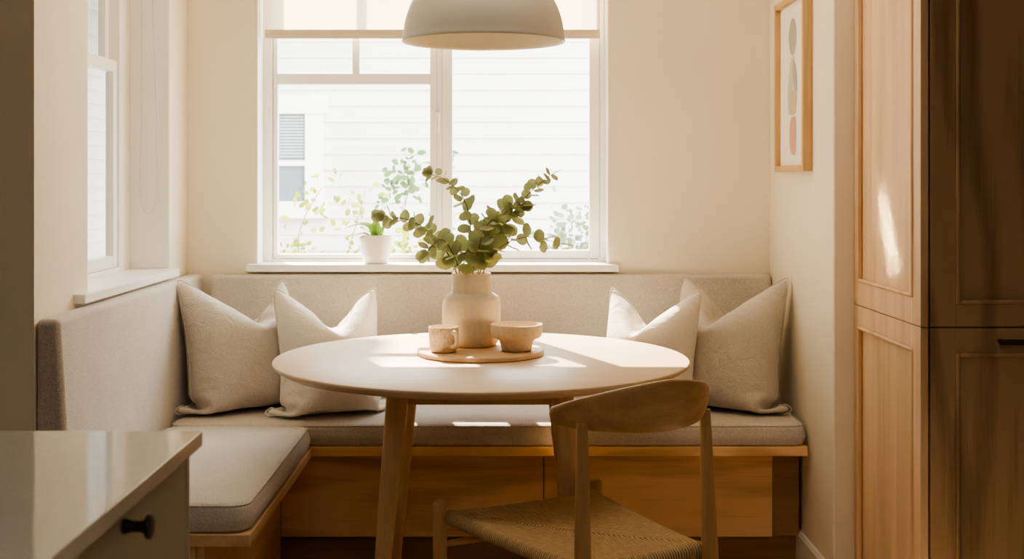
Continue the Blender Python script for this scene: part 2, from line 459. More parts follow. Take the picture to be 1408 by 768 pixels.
struct('floor', box(-3.1, 2.7, -2.6, 4.79, -0.06, 0), M['floor'])
struct('ceiling', box(-3.1, 2.7, -2.6, 4.79, CEIL, CEIL + 0.08), M['ceil'])
struct('wall_back', wall_with_hole(bmesh.new(), 'Y', YB, YB + 0.20, -1.38, 1.60, 0, CEIL, W1), M['wall'])
struct('wall_left', wall_with_hole(bmesh.new(), 'X', -1.38, XL, 3.09, YB, 0, CEIL, W2), M['wall'])
struct('wall_right', box(XR, 1.60, 3.702, YB, 0, CEIL, 0.004, 1), M['wall'])
struct('wall_kitchen_left', box(-3.1, -1.375, 3.092, 3.25, 0, CEIL), M['kwall'])
struct('wall_kitchen_side', box(-3.2, -3.1, -2.6, 3.25, 0, CEIL), M['kwall'])
struct('wall_kitchen_right', box(2.6, 2.7, -2.6, 3.7, 0, CEIL), M['kwall'])
struct('wall_kitchen_end', box(1.602, 2.7, 3.702, 3.9, 0, CEIL), M['kwall'])
struct('wall_rear', box(-3.2, 2.7, -2.7, -2.6, 0, CEIL), M['kwall'])
bb = add_prism(bmesh.new(), [(XR - 0.0005, 0), (XR - 0.014, 0), (XR - 0.014, 0.092), (XR - 0.006, 0.103), (XR - 0.0005, 0.103)], 'Y', 3.702, 4.125)
struct('baseboard_right', bb, M['trim'])
struct('trim_1', box(XR - 0.012, 1.043, 3.688, 3.7015, 0, 0.103, 0.003, 1), M['trim'])

# ---- window_1, the wide window in the back wall
w1 = bpy.data.objects.new('window_1', None); COL.objects.link(w1); w1['kind'] = 'structure'
FY0, FY1 = 4.700, 4.770
bm = bmesh.new()
add_box(bm, -0.905, -0.868, FY0, FY1, 0.935, 2.335, 0.003); add_box(bm, 0.372, 0.396, FY0, FY1, 0.935, 2.335, 0.003)
add_box(bm, -0.868, 0.372, FY0, FY1, 0.935, 0.958, 0.003); add_box(bm, -0.868, 0.372, FY0, FY1, 2.295, 2.335, 0.003)
obj('window_frame', bm, M['trim'], w1, 30)
def sash(x0, x1, z0, z1, y, st=0.03, rail_b=0.03, rail_t=0.03, t=0.034):
    b = bmesh.new()
    add_box(b, x0, x0 + st, y, y + t, z0, z1, 0.004); add_box(b, x1 - st, x1, y, y + t, z0, z1, 0.004)
    add_box(b, x0 + st, x1 - st, y, y + t, z0, z0 + rail_b, 0.004); add_box(b, x0 + st, x1 - st, y, y + t, z1 - rail_t, z1, 0.004)
    return b
sb = sash(-0.866, -0.228, 0.959, 2.293, 4.712, 0.018, 0.018, 0.03)
add_box(sb, -0.848, -0.272, 4.712, 4.746, 1.618, 1.660, 0.004)
add_box(sb, -0.272, -0.246, 4.712, 4.746, 0.977, 2.263, 0.002)
add_box(sb, -0.566, -0.538, 4.714, 4.744, 1.660, 2.263, 0.003)
ls = obj('sash', sb, M['trim'], w1, 30)
obj('pane', box(-0.849, -0.271, 4.727, 4.731, 0.976, 1.619), M['glass'], ls)
obj('pane', box(-0.849, -0.565, 4.727, 4.731, 1.659, 2.264), M['glass'], ls)
obj('pane', box(-0.539, -0.271, 4.727, 4.731, 1.659, 2.264), M['glass'], ls)
rs = obj('sash', sash(-0.227, 0.371, 0.959, 2.293, 4.715, 0.040, 0.032, 0.03), M['trim'], w1, 30)
obj('pane', box(-0.188, 0.332, 4.730, 4.734, 0.990, 2.264), M['glass'], rs)
bm = bmesh.new()
add_box(bm, -0.250, -0.234, 4.702, 4.7125, 1.44, 1.53, 0.003)
add_tube(bm, catmull([(-0.242, 4.703, 1.505), (-0.242, 4.690, 1.503), (-0.242, 4.684, 1.490), (-0.243, 4.686, 1.445), (-0.243, 4.688, 1.43)], 5), 0.0075, 8)
obj('window_handle', bm, M['chain'], w1, 40)
add_b = box(-0.935, 0.428, 4.548, 4.7005, 0.921, 0.948, 0.004)
obj('sill', add_b, M['trim'], w1, 30)
bm = bmesh.new()                                            # painted lining of the reveal
add_box(bm, -0.9055, -0.900, YB + 0.001, FY0, 0.9485, 2.335); add_box(bm, 0.391, 0.3965, YB + 0.001, FY0, 0.9485, 2.335)
obj('reveal', bm, M['jamb'], w1)

# ---- window_2, the window in the left wall
w2 = bpy.data.objects.new('window_2', None); COL.objects.link(w2); w2['kind'] = 'structure'
bm = bmesh.new()
add_box(bm, -1.345, -1.296, 4.225, 4.349, 0.935, 2.335, 0.003); add_box(bm, -1.345, -1.296, 3.487, 3.56, 0.935, 2.335, 0.003)
add_box(bm, -1.345, -1.296, 3.56, 4.225, 0.935, 0.962, 0.003); add_box(bm, -1.345, -1.296, 3.56, 4.225, 2.29, 2.335, 0.003)
obj('window_frame', bm, M['trim'], w2, 30)
def sash_y(y0, y1, z0, z1, x, st=0.04, rb=0.04, rt=0.04, t=0.026):
    b = bmesh.new()
    add_box(b, x - t, x, y0, y0 + st, z0, z1, 0.003); add_box(b, x - t, x, y1 - st, y1, z0, z1, 0.003)
    add_box(b, x - t, x, y0 + st, y1 - st, z0, z0 + rb, 0.003); add_box(b, x - t, x, y0 + st, y1 - st, z1 - rt, z1, 0.003)
    return b
s = obj('sash', sash_y(3.565, 4.217, 0.963, 1.660, -1.302), M['trim'], w2, 30)
obj('pane', box(-1.318, -1.314, 3.604, 4.178, 1.002, 1.621), M['glass'], s)
s = obj('sash', sash_y(3.565, 4.217, 1.625, 2.288, -1.3285), M['trim'], w2, 30)
obj('pane', box(-1.3435, -1.3395, 3.604, 4.178, 1.664, 2.249), M['glass'], s)
obj('sill', box(-1.2965, -1.128, 3.375, 4.365, 0.921, 0.948, 0.004), M['trim'], w2, 30)
bm = bmesh.new(); add_box(bm, -1.2955, XL - 0.001, 4.3435, 4.3495, 0.9485, 2.335); add_box(bm, -1.2955, XL - 0.001, 3.4865, 3.4925, 0.9485, 2.335)
obj('reveal', bm, M['jamb'], w2)

# ---- roller blinds
def bead_chain(pts, r=0.0022):
    return add_tube(bmesh.new(), pts, r, 6)
rb = thing('roller_blind', 'cream translucent roller blind half drawn over the wide back window', 'blind', (-0.255, 4.66, 1.80))
obj('blind_cloth', box(-0.884, 0.366, 4.6588, 4.6600, 1.815, 2.27), M['blind'], rb, origin=rb.location)
obj('hem_bar', add_prism(bmesh.new(), [(4.652, 1.785), (4.667, 1.785), (4.669, 1.800), (4.664, 1.818), (4.655, 1.818), (4.650, 1.800)], 'X', -0.885, 0.367), M['hem'], rb, origin=rb.location)
obj('roller', add_lathe(bmesh.new(), [(0, -0.885), (0.022, -0.885), (0.022, 0.367), (0, 0.367)], (0, 4.655, 2.29), 20, 'X'), M['hem'], rb, 40, origin=rb.location)
zs = [2.29 - 0.06 * i for i in range(20)]
ch = [(0.382, 4.640, z) for z in zs] + [(0.382, 4.645, 1.12), (0.382, 4.655, 1.115)] + [(0.382, 4.665, z) for z in reversed(zs)]
obj('bead_chain', bead_chain(ch, 0.0016), M['chain'], rb, 180, origin=rb.location)

lb = thing('roller_blind', 'rolled up roller blind with a hanging bead chain loop at the left window', 'blind', (-1.24, 3.92, 2.2))
obj('roller', add_lathe(bmesh.new(), [(0, 3.50), (0.032, 3.50), (0.032, 4.335), (0, 4.335)], (-1.235, 0, 2.28), 20, 'Y'), M['blind'], lb, 40, origin=lb.location)
loop = [(-1.252, 4.330, 2.25), (-1.252, 4.330, 1.9), (-1.250, 4.330, 1.6), (-1.256, 4.330, 1.30), (-1.254, 4.330, 1.19), (-1.232, 4.330, 1.140),
        (-1.207, 4.330, 1.165), (-1.197, 4.330, 1.26), (-1.199, 4.330, 1.5), (-1.214, 4.330, 1.9), (-1.218, 4.330, 2.25)]
obj('bead_chain', bead_chain(catmull(loop, 10), 0.0022), M['chain'], lb, 180, origin=lb.location)

# ------------------------------------------------------------------ banquette
bq = thing('corner_bench', 'built-in L-shaped oak corner bench below the two windows', 'bench', (-0.1, 4.3, 0))
B = bq.location
obj('seat_board', box(-1.158, 0.976, 3.970, 4.588, 0.377, 0.407, 0.002, 1), M['oak_x'], bq, 30, origin=B)
obj('seat_board', box(-1.158, -0.604, 2.992, 3.968, 0.377, 0.407, 0.002, 1), M['oak_y'], bq, 30, origin=B)
XP, XE, XJ = -0.7225, 0.884, 0.1365
obj('front_panel', box(XP + 0.001, XJ - 0.0015, 4.070, 4.090, 0.092, 0.3765, 0.0015, 1), M['oak_x'], bq, 30, origin=B)
obj('front_panel', box(XJ + 0.0015, XE, 4.070, 4.090, 0.092, 0.3765, 0.0015, 1), M['oak_x'], bq, 30, origin=B)
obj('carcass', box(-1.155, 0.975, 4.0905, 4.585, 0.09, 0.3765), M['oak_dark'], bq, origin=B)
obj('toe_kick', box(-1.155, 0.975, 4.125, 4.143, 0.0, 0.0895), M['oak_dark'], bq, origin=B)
obj('side_panel', box(XP - 0.02, XP, 3.030, 4.070, 0.0, 0.3765, 0.0015, 1), M['oak_y'], bq, 30, origin=B)
obj('end_panel', box(-1.155, XP - 0.0205, 3.030, 3.050, 0.0, 0.3765, 0.0015, 1), M['oak_z'], bq, 30, origin=B)

def seat(name, label, x0, x1, y0, y1):
    t = thing(name, label, 'cushion', ((x0 + x1) / 2, (y0 + y1) / 2, 0.4075))
    obj('cushion_pad', cushion(x0, x1, y0, y1, 0.4078, 0.477, puff=0.010), M['uphol'], t, 180, origin=t.location)
    obj('piping', cushion_piping(x0, x1, y0, y1, 0.477), M['uphol'], t, 180, origin=t.location)
seat('seat_cushion', 'long grey beige bench seat cushion under the back window, behind the table', -1.066, 0.974, 3.975, 4.466)
seat('seat_cushion', 'short grey beige bench seat cushion running forward below the left window', -1.066, -0.608, 3.000, 3.970)

bc = thing('back_cushion', 'long upholstered bench backrest along the back wall under the window sill', 'backrest', (0, 4.53, 0.41))
obj('backrest_pad', add_prism(bmesh.new(), [(4.470, 0.4085), (4.5885, 0.4085), (4.5885, 0.912), (4.532, 0.912)], 'X', -1.060, 0.983, 0.016, 4), M['uphol'], bc, 180, origin=bc.location)
bc = thing('back_cushion', 'upholstered bench backrest along the left wall with a shaded square end', 'backrest', (-1.12, 3.8, 0.41))
obj('backrest_pad', add_prism(bmesh.new(), [(-1.0695, 0.4085), (-1.1585, 0.4085), (-1.1585, 0.912), (-1.100, 0.912)], 'Y', 3.095, 4.586, 0.016, 4), M['uphol'], bc, 180, origin=bc.location)

# ------------------------------------------------------------------ pillows: a small cloth solve (two sewn sheets, blown up, chopped at the top)
def pillow_solve(S, vol, chop, cx, lean, seed, n=34, slope=0.80, tilt=0.25):
    rs = np.random.RandomState(seed); h = S / n
    g = np.linspace(-S / 2, S / 2, n + 1)
    X, Z = np.meshgrid(g, g, indexing='ij')
    F = np.stack([X, -0.004 * np.ones_like(X), Z], -1); Bk = F.copy(); Bk[..., 1] = 0.004
    F[1:-1, 1:-1] += rs.normal(0, 0.0012, F[1:-1, 1:-1].shape); Bk[1:-1, 1:-1] += rs.normal(0, 0.0012, Bk[1:-1, 1:-1].shape)
    edge = np.zeros((n + 1, n + 1), bool); edge[0] = edge[-1] = True; edge[:, 0] = edge[:, -1] = True
    def sew():
        m = 0.5 * (F[edge] + Bk[edge]); F[edge] = m; Bk[edge] = m
    def pull(A, B_, rest, k):
        d = B_ - A; l = np.linalg.norm(d, axis=-1, keepdims=True) + 1e-9
        c = 0.5 * k * (l - rest) / l * d
        A += c; B_ -= c
    VF, VB = np.zeros_like(F), np.zeros_like(Bk)
    ca, sa = math.cos(lean), math.sin(lean)
    steps = 190
    for st in range(steps):
        f = min(1.0, st / 70.0); fc = min(1.0, max(0.0, (st - 60) / 70.0))
        # pressure towards the wanted volume
        thick = (Bk[..., 1] - F[..., 1]).clip(0).sum() * h * h
        p = max(0.0, vol * f - thick) / vol * 0.010 + 0.0006
        for Q, V, sg in ((F, VF, -1), (Bk, VB, 1)):
            du = np.gradient(Q, axis=0); dv = np.gradient(Q, axis=1)
            nn = np.cross(du, dv); nn /= np.linalg.norm(nn, axis=-1, keepdims=True) + 1e-9
            nn *= np.where(nn[..., 1:2] * sg < 0, -1, 1)
            V *= 0.86; V += nn * p; V[..., 2] -= 0.00015
        oF, oB = F.copy(), Bk.copy()
        F += VF; Bk += VB; sew()
        for it in range(7):
            for Q in (F, Bk):
                for a in (0, 1):
                    pull(Q[a:-1:2], Q[a + 1::2][:Q[a:-1:2].shape[0]], h, 1.0)
                    pull(Q[:, a:-1:2], Q[:, a + 1::2][:, :Q[:, a:-1:2].shape[1]], h, 1.0)
                for a in (0, 1):
                    m = Q[a:-1:2].shape[0]
                    pull(Q[a:-1:2, :-1], Q[a + 1::2, 1:][:m], h * 1.4142, 0.35)
                    pull(Q[a:-1:2, 1:], Q[a + 1::2, :-1][:m], h * 1.4142, 0.35)
                for a in range(4):
                    m = Q[a + 2::4].shape[0]
                    pull(Q[a:-2:4][:m], Q[a + 2::4], 2 * h, 0.03)
                    m = Q[:, a + 2::4].shape[1]
                    pull(Q[:, a:-2:4][:, :m], Q[:, a + 2::4], 2 * h, 0.03)
            sew()
            for Q in (F, Bk):
                lim = S / 2 - chop * fc - 0.03 * fc + slope * np.abs(Q[..., 0] - cx) + tilt * Q[..., 1] + 0.06 * (1 - fc)
                Q[..., 2] = np.minimum(Q[..., 2], lim)
                # the seat under it (leaning pillow): push up from a tilted plane
                low = (Q[..., 2] * ca - Q[..., 1] * sa) + S / 2 - 0.018
                pen = np.minimum(low, 0)
                Q[..., 2] -= pen * ca; Q[..., 1] += pen * sa
        VF = (F - oF) * 0.9; VB = (Bk - oB) * 0.9
    return F, Bk, edge, n

def pillow(name, label, S, vol, chop, cx, seed, matl, x, y, rz, lean, group=None, roll=0.0, slope=1.0, zoff=0.0, sx=1.0, sz=1.0):
    F, Bk, edge, n = pillow_solve(S, vol, chop, cx, lean, seed, slope=slope)
    bm = bmesh.new(); ids = {}
    R = Matrix.Rotation(rz, 3, 'Z') @ Matrix.Rotation(-lean, 3, 'X') @ Matrix.Rotation(roll, 3, 'Y')
    def V(side, i, j):
        key = ('e' if edge[i, j] else side, i, j)
        if key not in ids:
            q = (F if side == 'f' else Bk)[i, j]; ids[key] = bm.verts.new(R @ Vector((q[0] * sx, q[1], q[2] * sz)))
        return ids[key]
    for side in 'fb':
        for i in range(n):
            for j in range(n):
                bm.faces.new((V(side, i, j), V(side, i + 1, j), V(side, i + 1, j + 1), V(side, i, j + 1)))
    zmin = min(v.co.z for v in bm.verts)
    bmesh.ops.translate(bm, vec=(0, 0, -zmin), verts=bm.verts)
    loopi = [(i, 0) for i in range(n)] + [(n, j) for j in range(n)] + [(i, n) for i in range(n, 0, -1)] + [(0, j) for j in range(n, 0, -1)]
    ring = [V('f', i, j).co.copy() for i, j in loopi]
    t = thing(name, label, 'pillow', (x, y, 0.4885 + zoff), 0, group)
    o = obj('pillow_cover', bm, matl, t, 180)
    sub = o.modifiers.new('soft', 'SUBSURF'); sub.levels = 1; sub.render_levels = 1
    obj('seam', add_tube(bmesh.new(), catmull(ring, 2, True), 0.0022, 6, True), matl, t, 180)
    return t

pillow('throw_pillow', 'large oatmeal linen pillow tucked in the left bench corner, leftmost of the four', 0.53, 0.0155, 0.225, 0.03, 3, M['oat'], -0.910, 4.297, math.radians(35), math.radians(14), sx=0.98, sz=1.06)
pillow('throw_pillow', 'pale linen pillow with a chopped sunlit top overlapping the left corner pillow', 0.505, 0.0112, 0.215, 0.02, 5, M['linen'], -0.592, 4.220, math.radians(22), math.radians(14), sx=0.90, sz=1.06)
pillow('throw_pillow', 'pale linen pillow with a sunlit peak behind the table, beside the right corner pillow', 0.505, 0.0112, 0.205, -0.02, 8, M['linen'], 0.503, 4.172, math.radians(-27), math.radians(13), sx=0.80, sz=1.05)
pillow('throw_pillow', 'large oatmeal linen pillow in the right bench corner against the white wall', 0.53, 0.0155, 0.225, -0.02, 11, M['oat'], 0.790, 4.306, math.radians(-33), math.radians(13), sx=0.95, sz=1.07)

# ------------------------------------------------------------------ round table
TC = (-0.06, 3.645); TR = 0.603; TZ = 0.74
tb = thing('dining_table', 'round pale oak dining table with splayed tapered legs in the bench corner', 'table', (TC[0], TC[1], 0))
obj('tabletop', add_lathe(bmesh.new(), [(0, TZ - 0.028), (TR - 0.06, TZ - 0.028), (TR - 0.022, TZ - 0.024), (TR - 0.003, TZ - 0.012), (TR, TZ - 0.006), (TR - 0.001, TZ - 0.002), (TR - 0.004, TZ), (0, TZ)], (0, 0, 0), 128), M['table'], tb, 35)
LT = 0.222
bm = bmesh.new()
for s in (-1, 1):
    add_box(bm, -LT, LT, s * LT - 0.011, s * LT + 0.011, 0.642, TZ - 0.0285, 0.002, 1)
    add_box(bm, s * LT - 0.011, s * LT + 0.011, -LT + 0.011, LT - 0.011, 0.642, TZ - 0.0285, 0.002, 1)
obj('apron', bm, M['leg'], tb, 30)
def table_leg(sx, sy):
    b = bmesh.new(); top = Vector((sx * LT, sy * LT, TZ - 0.0288)); bot = Vector((sx * (LT + 0.060), sy * (LT + 0.060), 0.0))
    rings = []
    for k in range(11):
        t = k / 10; c = top.lerp(bot, t); w = 0.0315 * (1 - t) + 0.0185 * t
        ring = []
        for i in range(24):
            a = 2 * PI * i / 24 + PI / 4
            cs, sn = math.cos(a), math.sin(a); q = 1.0 / (abs(cs) ** 4 + abs(sn) ** 4) ** 0.25
            ring.append(b.verts.new((c.x + w * q * cs, c.y + w * q * sn, c.z)))
        rings.append(ring)
    for A, B2 in zip(rings, rings[1:]):
        for i in range(24): b.faces.new((A[i], A[(i + 1) % 24], B2[(i + 1) % 24], B2[i]))
    b.faces.new(rings[0]); b.faces.new(rings[-1][::-1])
    return b
for sx, sy in ((-1, -1), (1, -1), (1, 1), (-1, 1)): obj('leg', table_leg(sx, sy), M['leg'], tb, 60)

# ------------------------------------------------------------------ things on the table
TY = 3.70
tr = obj('serving_tray', add_lathe(bmesh.new(), [(0, 0), (0.184, 0), (0.188, 0.004), (0.188, 0.012), (0.185, 0.015), (0, 0.015)], (0, 0, 0), 96), M['tray'], None, 40, loc=(-0.063, TY, TZ + 0.0004))
tag(tr, 'round flat oak serving board at the centre of the table', 'tray')
ZT = TZ + 0.0158
vz = thing('vase', 'sand coloured stoneware vase with wide neck holding eucalyptus', 'vase', (-0.092, 3.782, ZT))
vp = [(0, 0), (0.066, 0), (0.074, 0.003), (0.082, 0.014), (0.087, 0.035), (0.0885, 0.07), (0.0885, 0.115), (0.087, 0.134), (0.081, 0.149), (0.070, 0.157), (0.0615, 0.160), (0.0590, 0.163),
      (0.0590, 0.216), (0.0580, 0.2195), (0.0550, 0.2195), (0.0535, 0.216), (0.0535, 0.155), (0.075, 0.140), (0.080, 0.05), (0.06, 0.012), (0, 0.012)]
obj('vase_body', add_lathe(bmesh.new(), vp, (0, 0, 0), 72), M['vase'], vz, 40)

mg = thing('mug', 'small speckled stoneware mug with a loop handle left of the vase', 'cup', (-0.170, 3.642, ZT))
obj('mug_body', add_lathe(bmesh.new(), [(0, 0), (0.034, 0), (0.039, 0.004), (0.042, 0.018), (0.0435, 0.045), (0.044, 0.070), (0.0435, 0.0735), (0.0415, 0.0735), (0.0405, 0.070), (0.039, 0.03), (0.034, 0.009), (0, 0.007)], (0, 0, 0), 56), M['mug'], mg, 60)
hp = [(0.040, 0, 0.058), (0.053, 0, 0.061), (0.063, 0, 0.052), (0.065, 0, 0.038), (0.058, 0, 0.023), (0.040, 0, 0.018)]
ha = math.radians(-52)
obj('handle', add_tube(bmesh.new(), [(p.x * math.cos(ha), p.x * math.sin(ha), p.z) for p in catmull(hp, 6)], 0.0062, 10), M['mug'], mg, 60)
bw = thing('bowl', 'clay bowl with a broad rim band and narrow foot right of the vase', 'bowl', (0.043, 3.668, ZT))
obj('bowl_body', add_lathe(bmesh.new(), [(0, 0), (0.040, 0), (0.044, 0.003), (0.0475, 0.018), (0.0505, 0.030), (0.058, 0.035), (0.070, 0.040), (0.0745, 0.046), (0.0765, 0.060), (0.077, 0.074), (0.0765, 0.078), (0.074, 0.0785), (0.072, 0.074), (0.068, 0.052), (0.05, 0.034), (0.03, 0.022), (0, 0.018)], (0, 0, 0), 64), M['bowl'], bw, 50)

# eucalyptus: every stem a thing of its own, standing in the vase
def add_leaf(bm, c, nrm, axis, r, elong=1.08, cup=0.18):
    nrm = nrm.normalized(); a = (axis - nrm * axis.dot(nrm))
    a = a.normalized() if a.length > 1e-5 else nrm.orthogonal().normalized()
    b = nrm.cross(a); K = 12
    ctr = bm.verts.new(c + a * r * elong)
    ring, mid = [], []
    for k in range(K):
        t = 2 * PI * k / K
        u, w = -math.cos(t), math.sin(t)
        rr = r * (1.0 - 0.10 * (u > 0.8))
        mid.append(bm.verts.new(c + a * (r * elong + rr * elong * u * 0.55) + b * rr * w * 0.55 + nrm * cup * r * 0.25))
        ring.append(bm.verts.new(c + a * (r * elong + rr * elong * u) + b * rr * w + nrm * cup * r * (0.75 + 0.35 * math.sin(3 * t + r * 900))))
    for k in range(K):
        k2 = (k + 1) % K
        bm.faces.new((ctr, mid[k], mid[k2])); bm.faces.new((mid[k], ring[k], ring[k2], mid[k2]))

def eucalyptus(label, pts, r0=0.026, r1=0.012, start=0.30, gap=0.024, seed=1):
    rnd = random.Random(seed)
    base = Vector((-0.092, 3.782, ZT))
    path = catmull([Vector(p) for p in pts], 14)
    t = thing('eucalyptus_stem', label, 'plant', base, 0, 'eucalyptus stems in the vase')
    n = len(path)
    obj('stem', add_tube(bmesh.new(), path, [0.0022 - 0.0012 * i / n for i in range(n)], 7), M['euc_stem'], t, 180)
    lb_ = bmesh.new(); acc, spin = 0.0, rnd.uniform(0, PI)
    total = sum((b - a).length for a, b in zip(path, path[1:])); done = 0.0
    for a, b in zip(path, path[1:]):
        L = (b - a).length; acc += L; done += L; fr = done / total
        if fr < start or b.z < 0.232 or acc < gap * (0.95 - 0.40 * fr): continue
        acc = 0.0; T = (b - a).normalized()
        u = T.orthogonal().normalized(); w = T.cross(u)
        spin += PI / 2 + rnd.uniform(-0.4, 0.4)
        k = (fr - start) / (1 - start)
        r = (r0 * (1 - k) + r1 * k) * rnd.uniform(0.82, 1.12)
        for sgn in (0, PI):
            d = u * math.cos(spin + sgn) + w * math.sin(spin + sgn)
            out = (d + T * rnd.uniform(0.15, 0.7)).normalized()
            nrm = (T * rnd.uniform(0.4, 1.0) - d * 0.45 + Vector((rnd.uniform(-.5, .5), rnd.uniform(-1.1, 0.2), rnd.uniform(-.3, .5))))
            add_leaf(lb_, b + out * 0.004, nrm, out, r)
    for q in (0.5, -0.5):                              # tip leaves
        T = (path[-1] - path[-3]).normalized(); u = T.orthogonal().normalized()
        add_leaf(lb_, path[-1], (u + Vector((0, -0.6, 0.2))) * q, (T + u * q), r1 * 0.9, 1.5)
    obj('leaves', lb_, M['euc'], t, 180)
m = 0.2195
def ep(*q): return [(0.0, 0.0, 0.016)] + [(a, b, m + c) for a, b, c in q]
eucalyptus('eucalyptus stem arching far out to the left, over the potted succulent', ep((-0.045, -0.01, 0.0), (-0.105, -0.02, 0.105), (-0.185, -0.03, 0.160), (-0.262, -0.02, 0.172)), 0.027, 0.017, 0.42, 0.026, 2)
eucalyptus('tallest upright eucalyptus stem, rising in front of the window mullion', ep((-0.012, 0.01, 0.0), (-0.004, 0.0, 0.15), (-0.028, -0.01, 0.232), (-0.075, -0.02, 0.280), (-0.118, -0.02, 0.298)), 0.029, 0.013, 0.34, 0.030, 4)
eucalyptus('long eucalyptus stem rising to the upper right tip', ep((0.025, 0.01, 0.0), (0.092, 0.02, 0.130), (0.158, 0.01, 0.222), (0.215, 0.0, 0.278), (0.246, 0.0, 0.300)), 0.028, 0.012, 0.46, 0.027, 6)
eucalyptus('low eucalyptus stem reaching out level to the right', ep((0.035, -0.02, 0.0), (0.085, -0.05, 0.078), (0.170, -0.06, 0.112), (0.262, -0.05, 0.092)), 0.026, 0.019, 0.40, 0.042, 9)
eucalyptus('short bushy eucalyptus stem in the middle of the vase', ep((0.005, -0.02, 0.0), (0.020, -0.05, 0.070), (0.040, -0.06, 0.135), (0.070, -0.05, 0.172)), 0.027, 0.018, 0.38, 0.022, 12)
eucalyptus('short drooping eucalyptus stem at the left rim of the vase', ep((-0.035, -0.03, 0.0), (-0.055, -0.06, 0.065), (-0.088, -0.08, 0.105), (-0.128, -0.09, 0.072)), 0.024, 0.017, 0.45, 0.028, 15)
eucalyptus('eucalyptus stem of dense round leaves leaning right of the mullion', ep((0.02, 0.02, 0.0), (0.055, 0.03, 0.105), (0.100, 0.02, 0.180), (0.150, 0.0, 0.205)), 0.028, 0.019, 0.46, 0.024, 21)

# ------------------------------------------------------------------ potted succulent on the sill
pp = thing('potted_succulent', 'small spiky green succulent in a white pot on the back window sill', 'plant', (-0.466, 4.612, 0.9485))
obj('pot', add_lathe(bmesh.new(), [(0, 0), (0.040, 0), (0.045, 0.004), (0.055, 0.045), (0.0595, 0.085), (0.060, 0.103), (0.0585, 0.105), (0.0555, 0.103), (0.054, 0.094), (0.04, 0.088), (0, 0.086)], (0, 0, 0), 48), M['pot'], pp, 50)
obj('soil', add_lathe(bmesh.new(), [(0, 0.0915), (0.03, 0.092), (0.0535, 0.0905)], (0, 0, 0), 32), M['soil'], pp, 50)
def blade(bm, pts, w):
    path = catmull([Vector(p) for p in pts], 6); rings = []
    n = len(path)
    for i, p in enumerate(path):
        a = path[max(0, i - 1)]; b = path[min(n - 1, i + 1)]; T = (b - a).normalized()
        sd = T.cross(Vector((0, -0.6, 0.8)));  sd = sd.normalized() if sd.length > 1e-4 else Vector((1, 0, 0))
        up = sd.cross(T); t = i / (n - 1); ww = w * (1 - t) ** 0.7 * (0.75 + 0.5 * math.sin(PI * min(1, t * 1.4)))
        rings.append([bm.verts.new(p + sd * ww), bm.verts.new(p - up * ww * 0.35), bm.verts.new(p - sd * ww), bm.verts.new(p + up * ww * 0.1)])
    for A, B2 in zip(rings, rings[1:]):
        for k in range(4): bm.faces.new((A[k], A[(k + 1) % 4], B2[(k + 1) % 4], B2[k]))
bm = bmesh.new()
for pts, w in (([(0, 0, 0.09), (-0.01, -0.005, 0.13), (-0.055, -0.015, 0.148), (-0.118, -0.01, 0.128)], 0.019),
               ([(0, 0, 0.09), (-0.003, 0, 0.13), (-0.004, 0, 0.165), (-0.018, 0, 0.188)], 0.015),
               ([(0.004, 0, 0.09), (0.010, -0.01, 0.12), (0.006, -0.012, 0.155), (0.002, -0.012, 0.178)], 0.014),
               ([(0, 0, 0.09), (-0.012, 0.012, 0.115), (-0.035, 0.02, 0.140), (-0.07, 0.024, 0.148)], 0.011),
               ([(0.006, 0, 0.09), (0.018, 0.008, 0.12), (0.032, 0.012, 0.138), (0.052, 0.012, 0.142)], 0.012),
               ([(0, -0.004, 0.09), (0.012, -0.02, 0.108), (0.022, -0.032, 0.116), (0.036, -0.042, 0.114)], 0.008),
               ([(0, -0.004, 0.09), (-0.012, -0.018, 0.110), (-0.026, -0.034, 0.120), (-0.044, -0.046, 0.116)], 0.008)):
    blade(bm, pts, w)
obj('leaves', bm, M['aloe'], pp, 60)
bm = bmesh.new()
for pts in ([(-0.01, -0.01, 0.09), (-0.035, -0.03, 0.112), (-0.07, -0.03, 0.108), (-0.085, -0.03, 0.098)], [(-0.01, -0.01, 0.09), (-0.03, -0.04, 0.104), (-0.05, -0.05, 0.098), (-0.062, -0.05, 0.085)]):
    blade(bm, pts, 0.006)
o = obj('dry_leaf', bm, M['dry'], pp, 60); o['label'] = 'withered reddish leaves'

# ------------------------------------------------------------------ pendant lamp
pl = thing('pendant_lamp', 'large matt grey beige dome pendant lamp hanging over the table', 'lamp', (-0.052, 3.575, 1.652))
R0 = 0.233
outp = [(R0, 0.0), (R0 + 0.001, 0.004), (R0 - 0.001, 0.010), (0.2305, 0.026), (0.2275, 0.048), (0.2220, 0.072), (0.2130, 0.098), (0.199, 0.126), (0.178, 0.153), (0.148, 0.177), (0.108, 0.195), (0.066, 0.205), (0.028, 0.209)]
bm = bmesh.new(); add_lathe(bm, outp + [(0, 0.209)], (0, 0, 0), 96)
sh = obj('lamp_shade', bm, M['lamp_out'], pl, 50)
inn = [(R0, 0.0), (R0 - 0.004, 0.002)] + [(max(0, r - 0.006), max(0.003, h - 0.004)) for r, h in outp[2:]] + [(0, 0.202)]
o = obj('shade_lining', add_lathe(bmesh.new(), inn, (0, 0, 0), 96), M['lamp_in'], pl, 50); o['label'] = 'warm cream inside of the shade'
obj('socket', add_lathe(bmesh.new(), [(0, 0.196), (0.022, 0.196), (0.022, 0.15), (0.018, 0.145), (0, 0.145)], (0, 0, 0), 24), M['lamp_in'], pl, 40)
obj('bulb', add_lathe(bmesh.new(), [(0, 0.145), (0.014, 0.144), (0.018, 0.128), (0.029, 0.105), (0.031, 0.088), (0.024, 0.068), (0.010, 0.058), (0, 0.057)], (0, 0, 0), 24), M['lamp_in'], pl, 180)
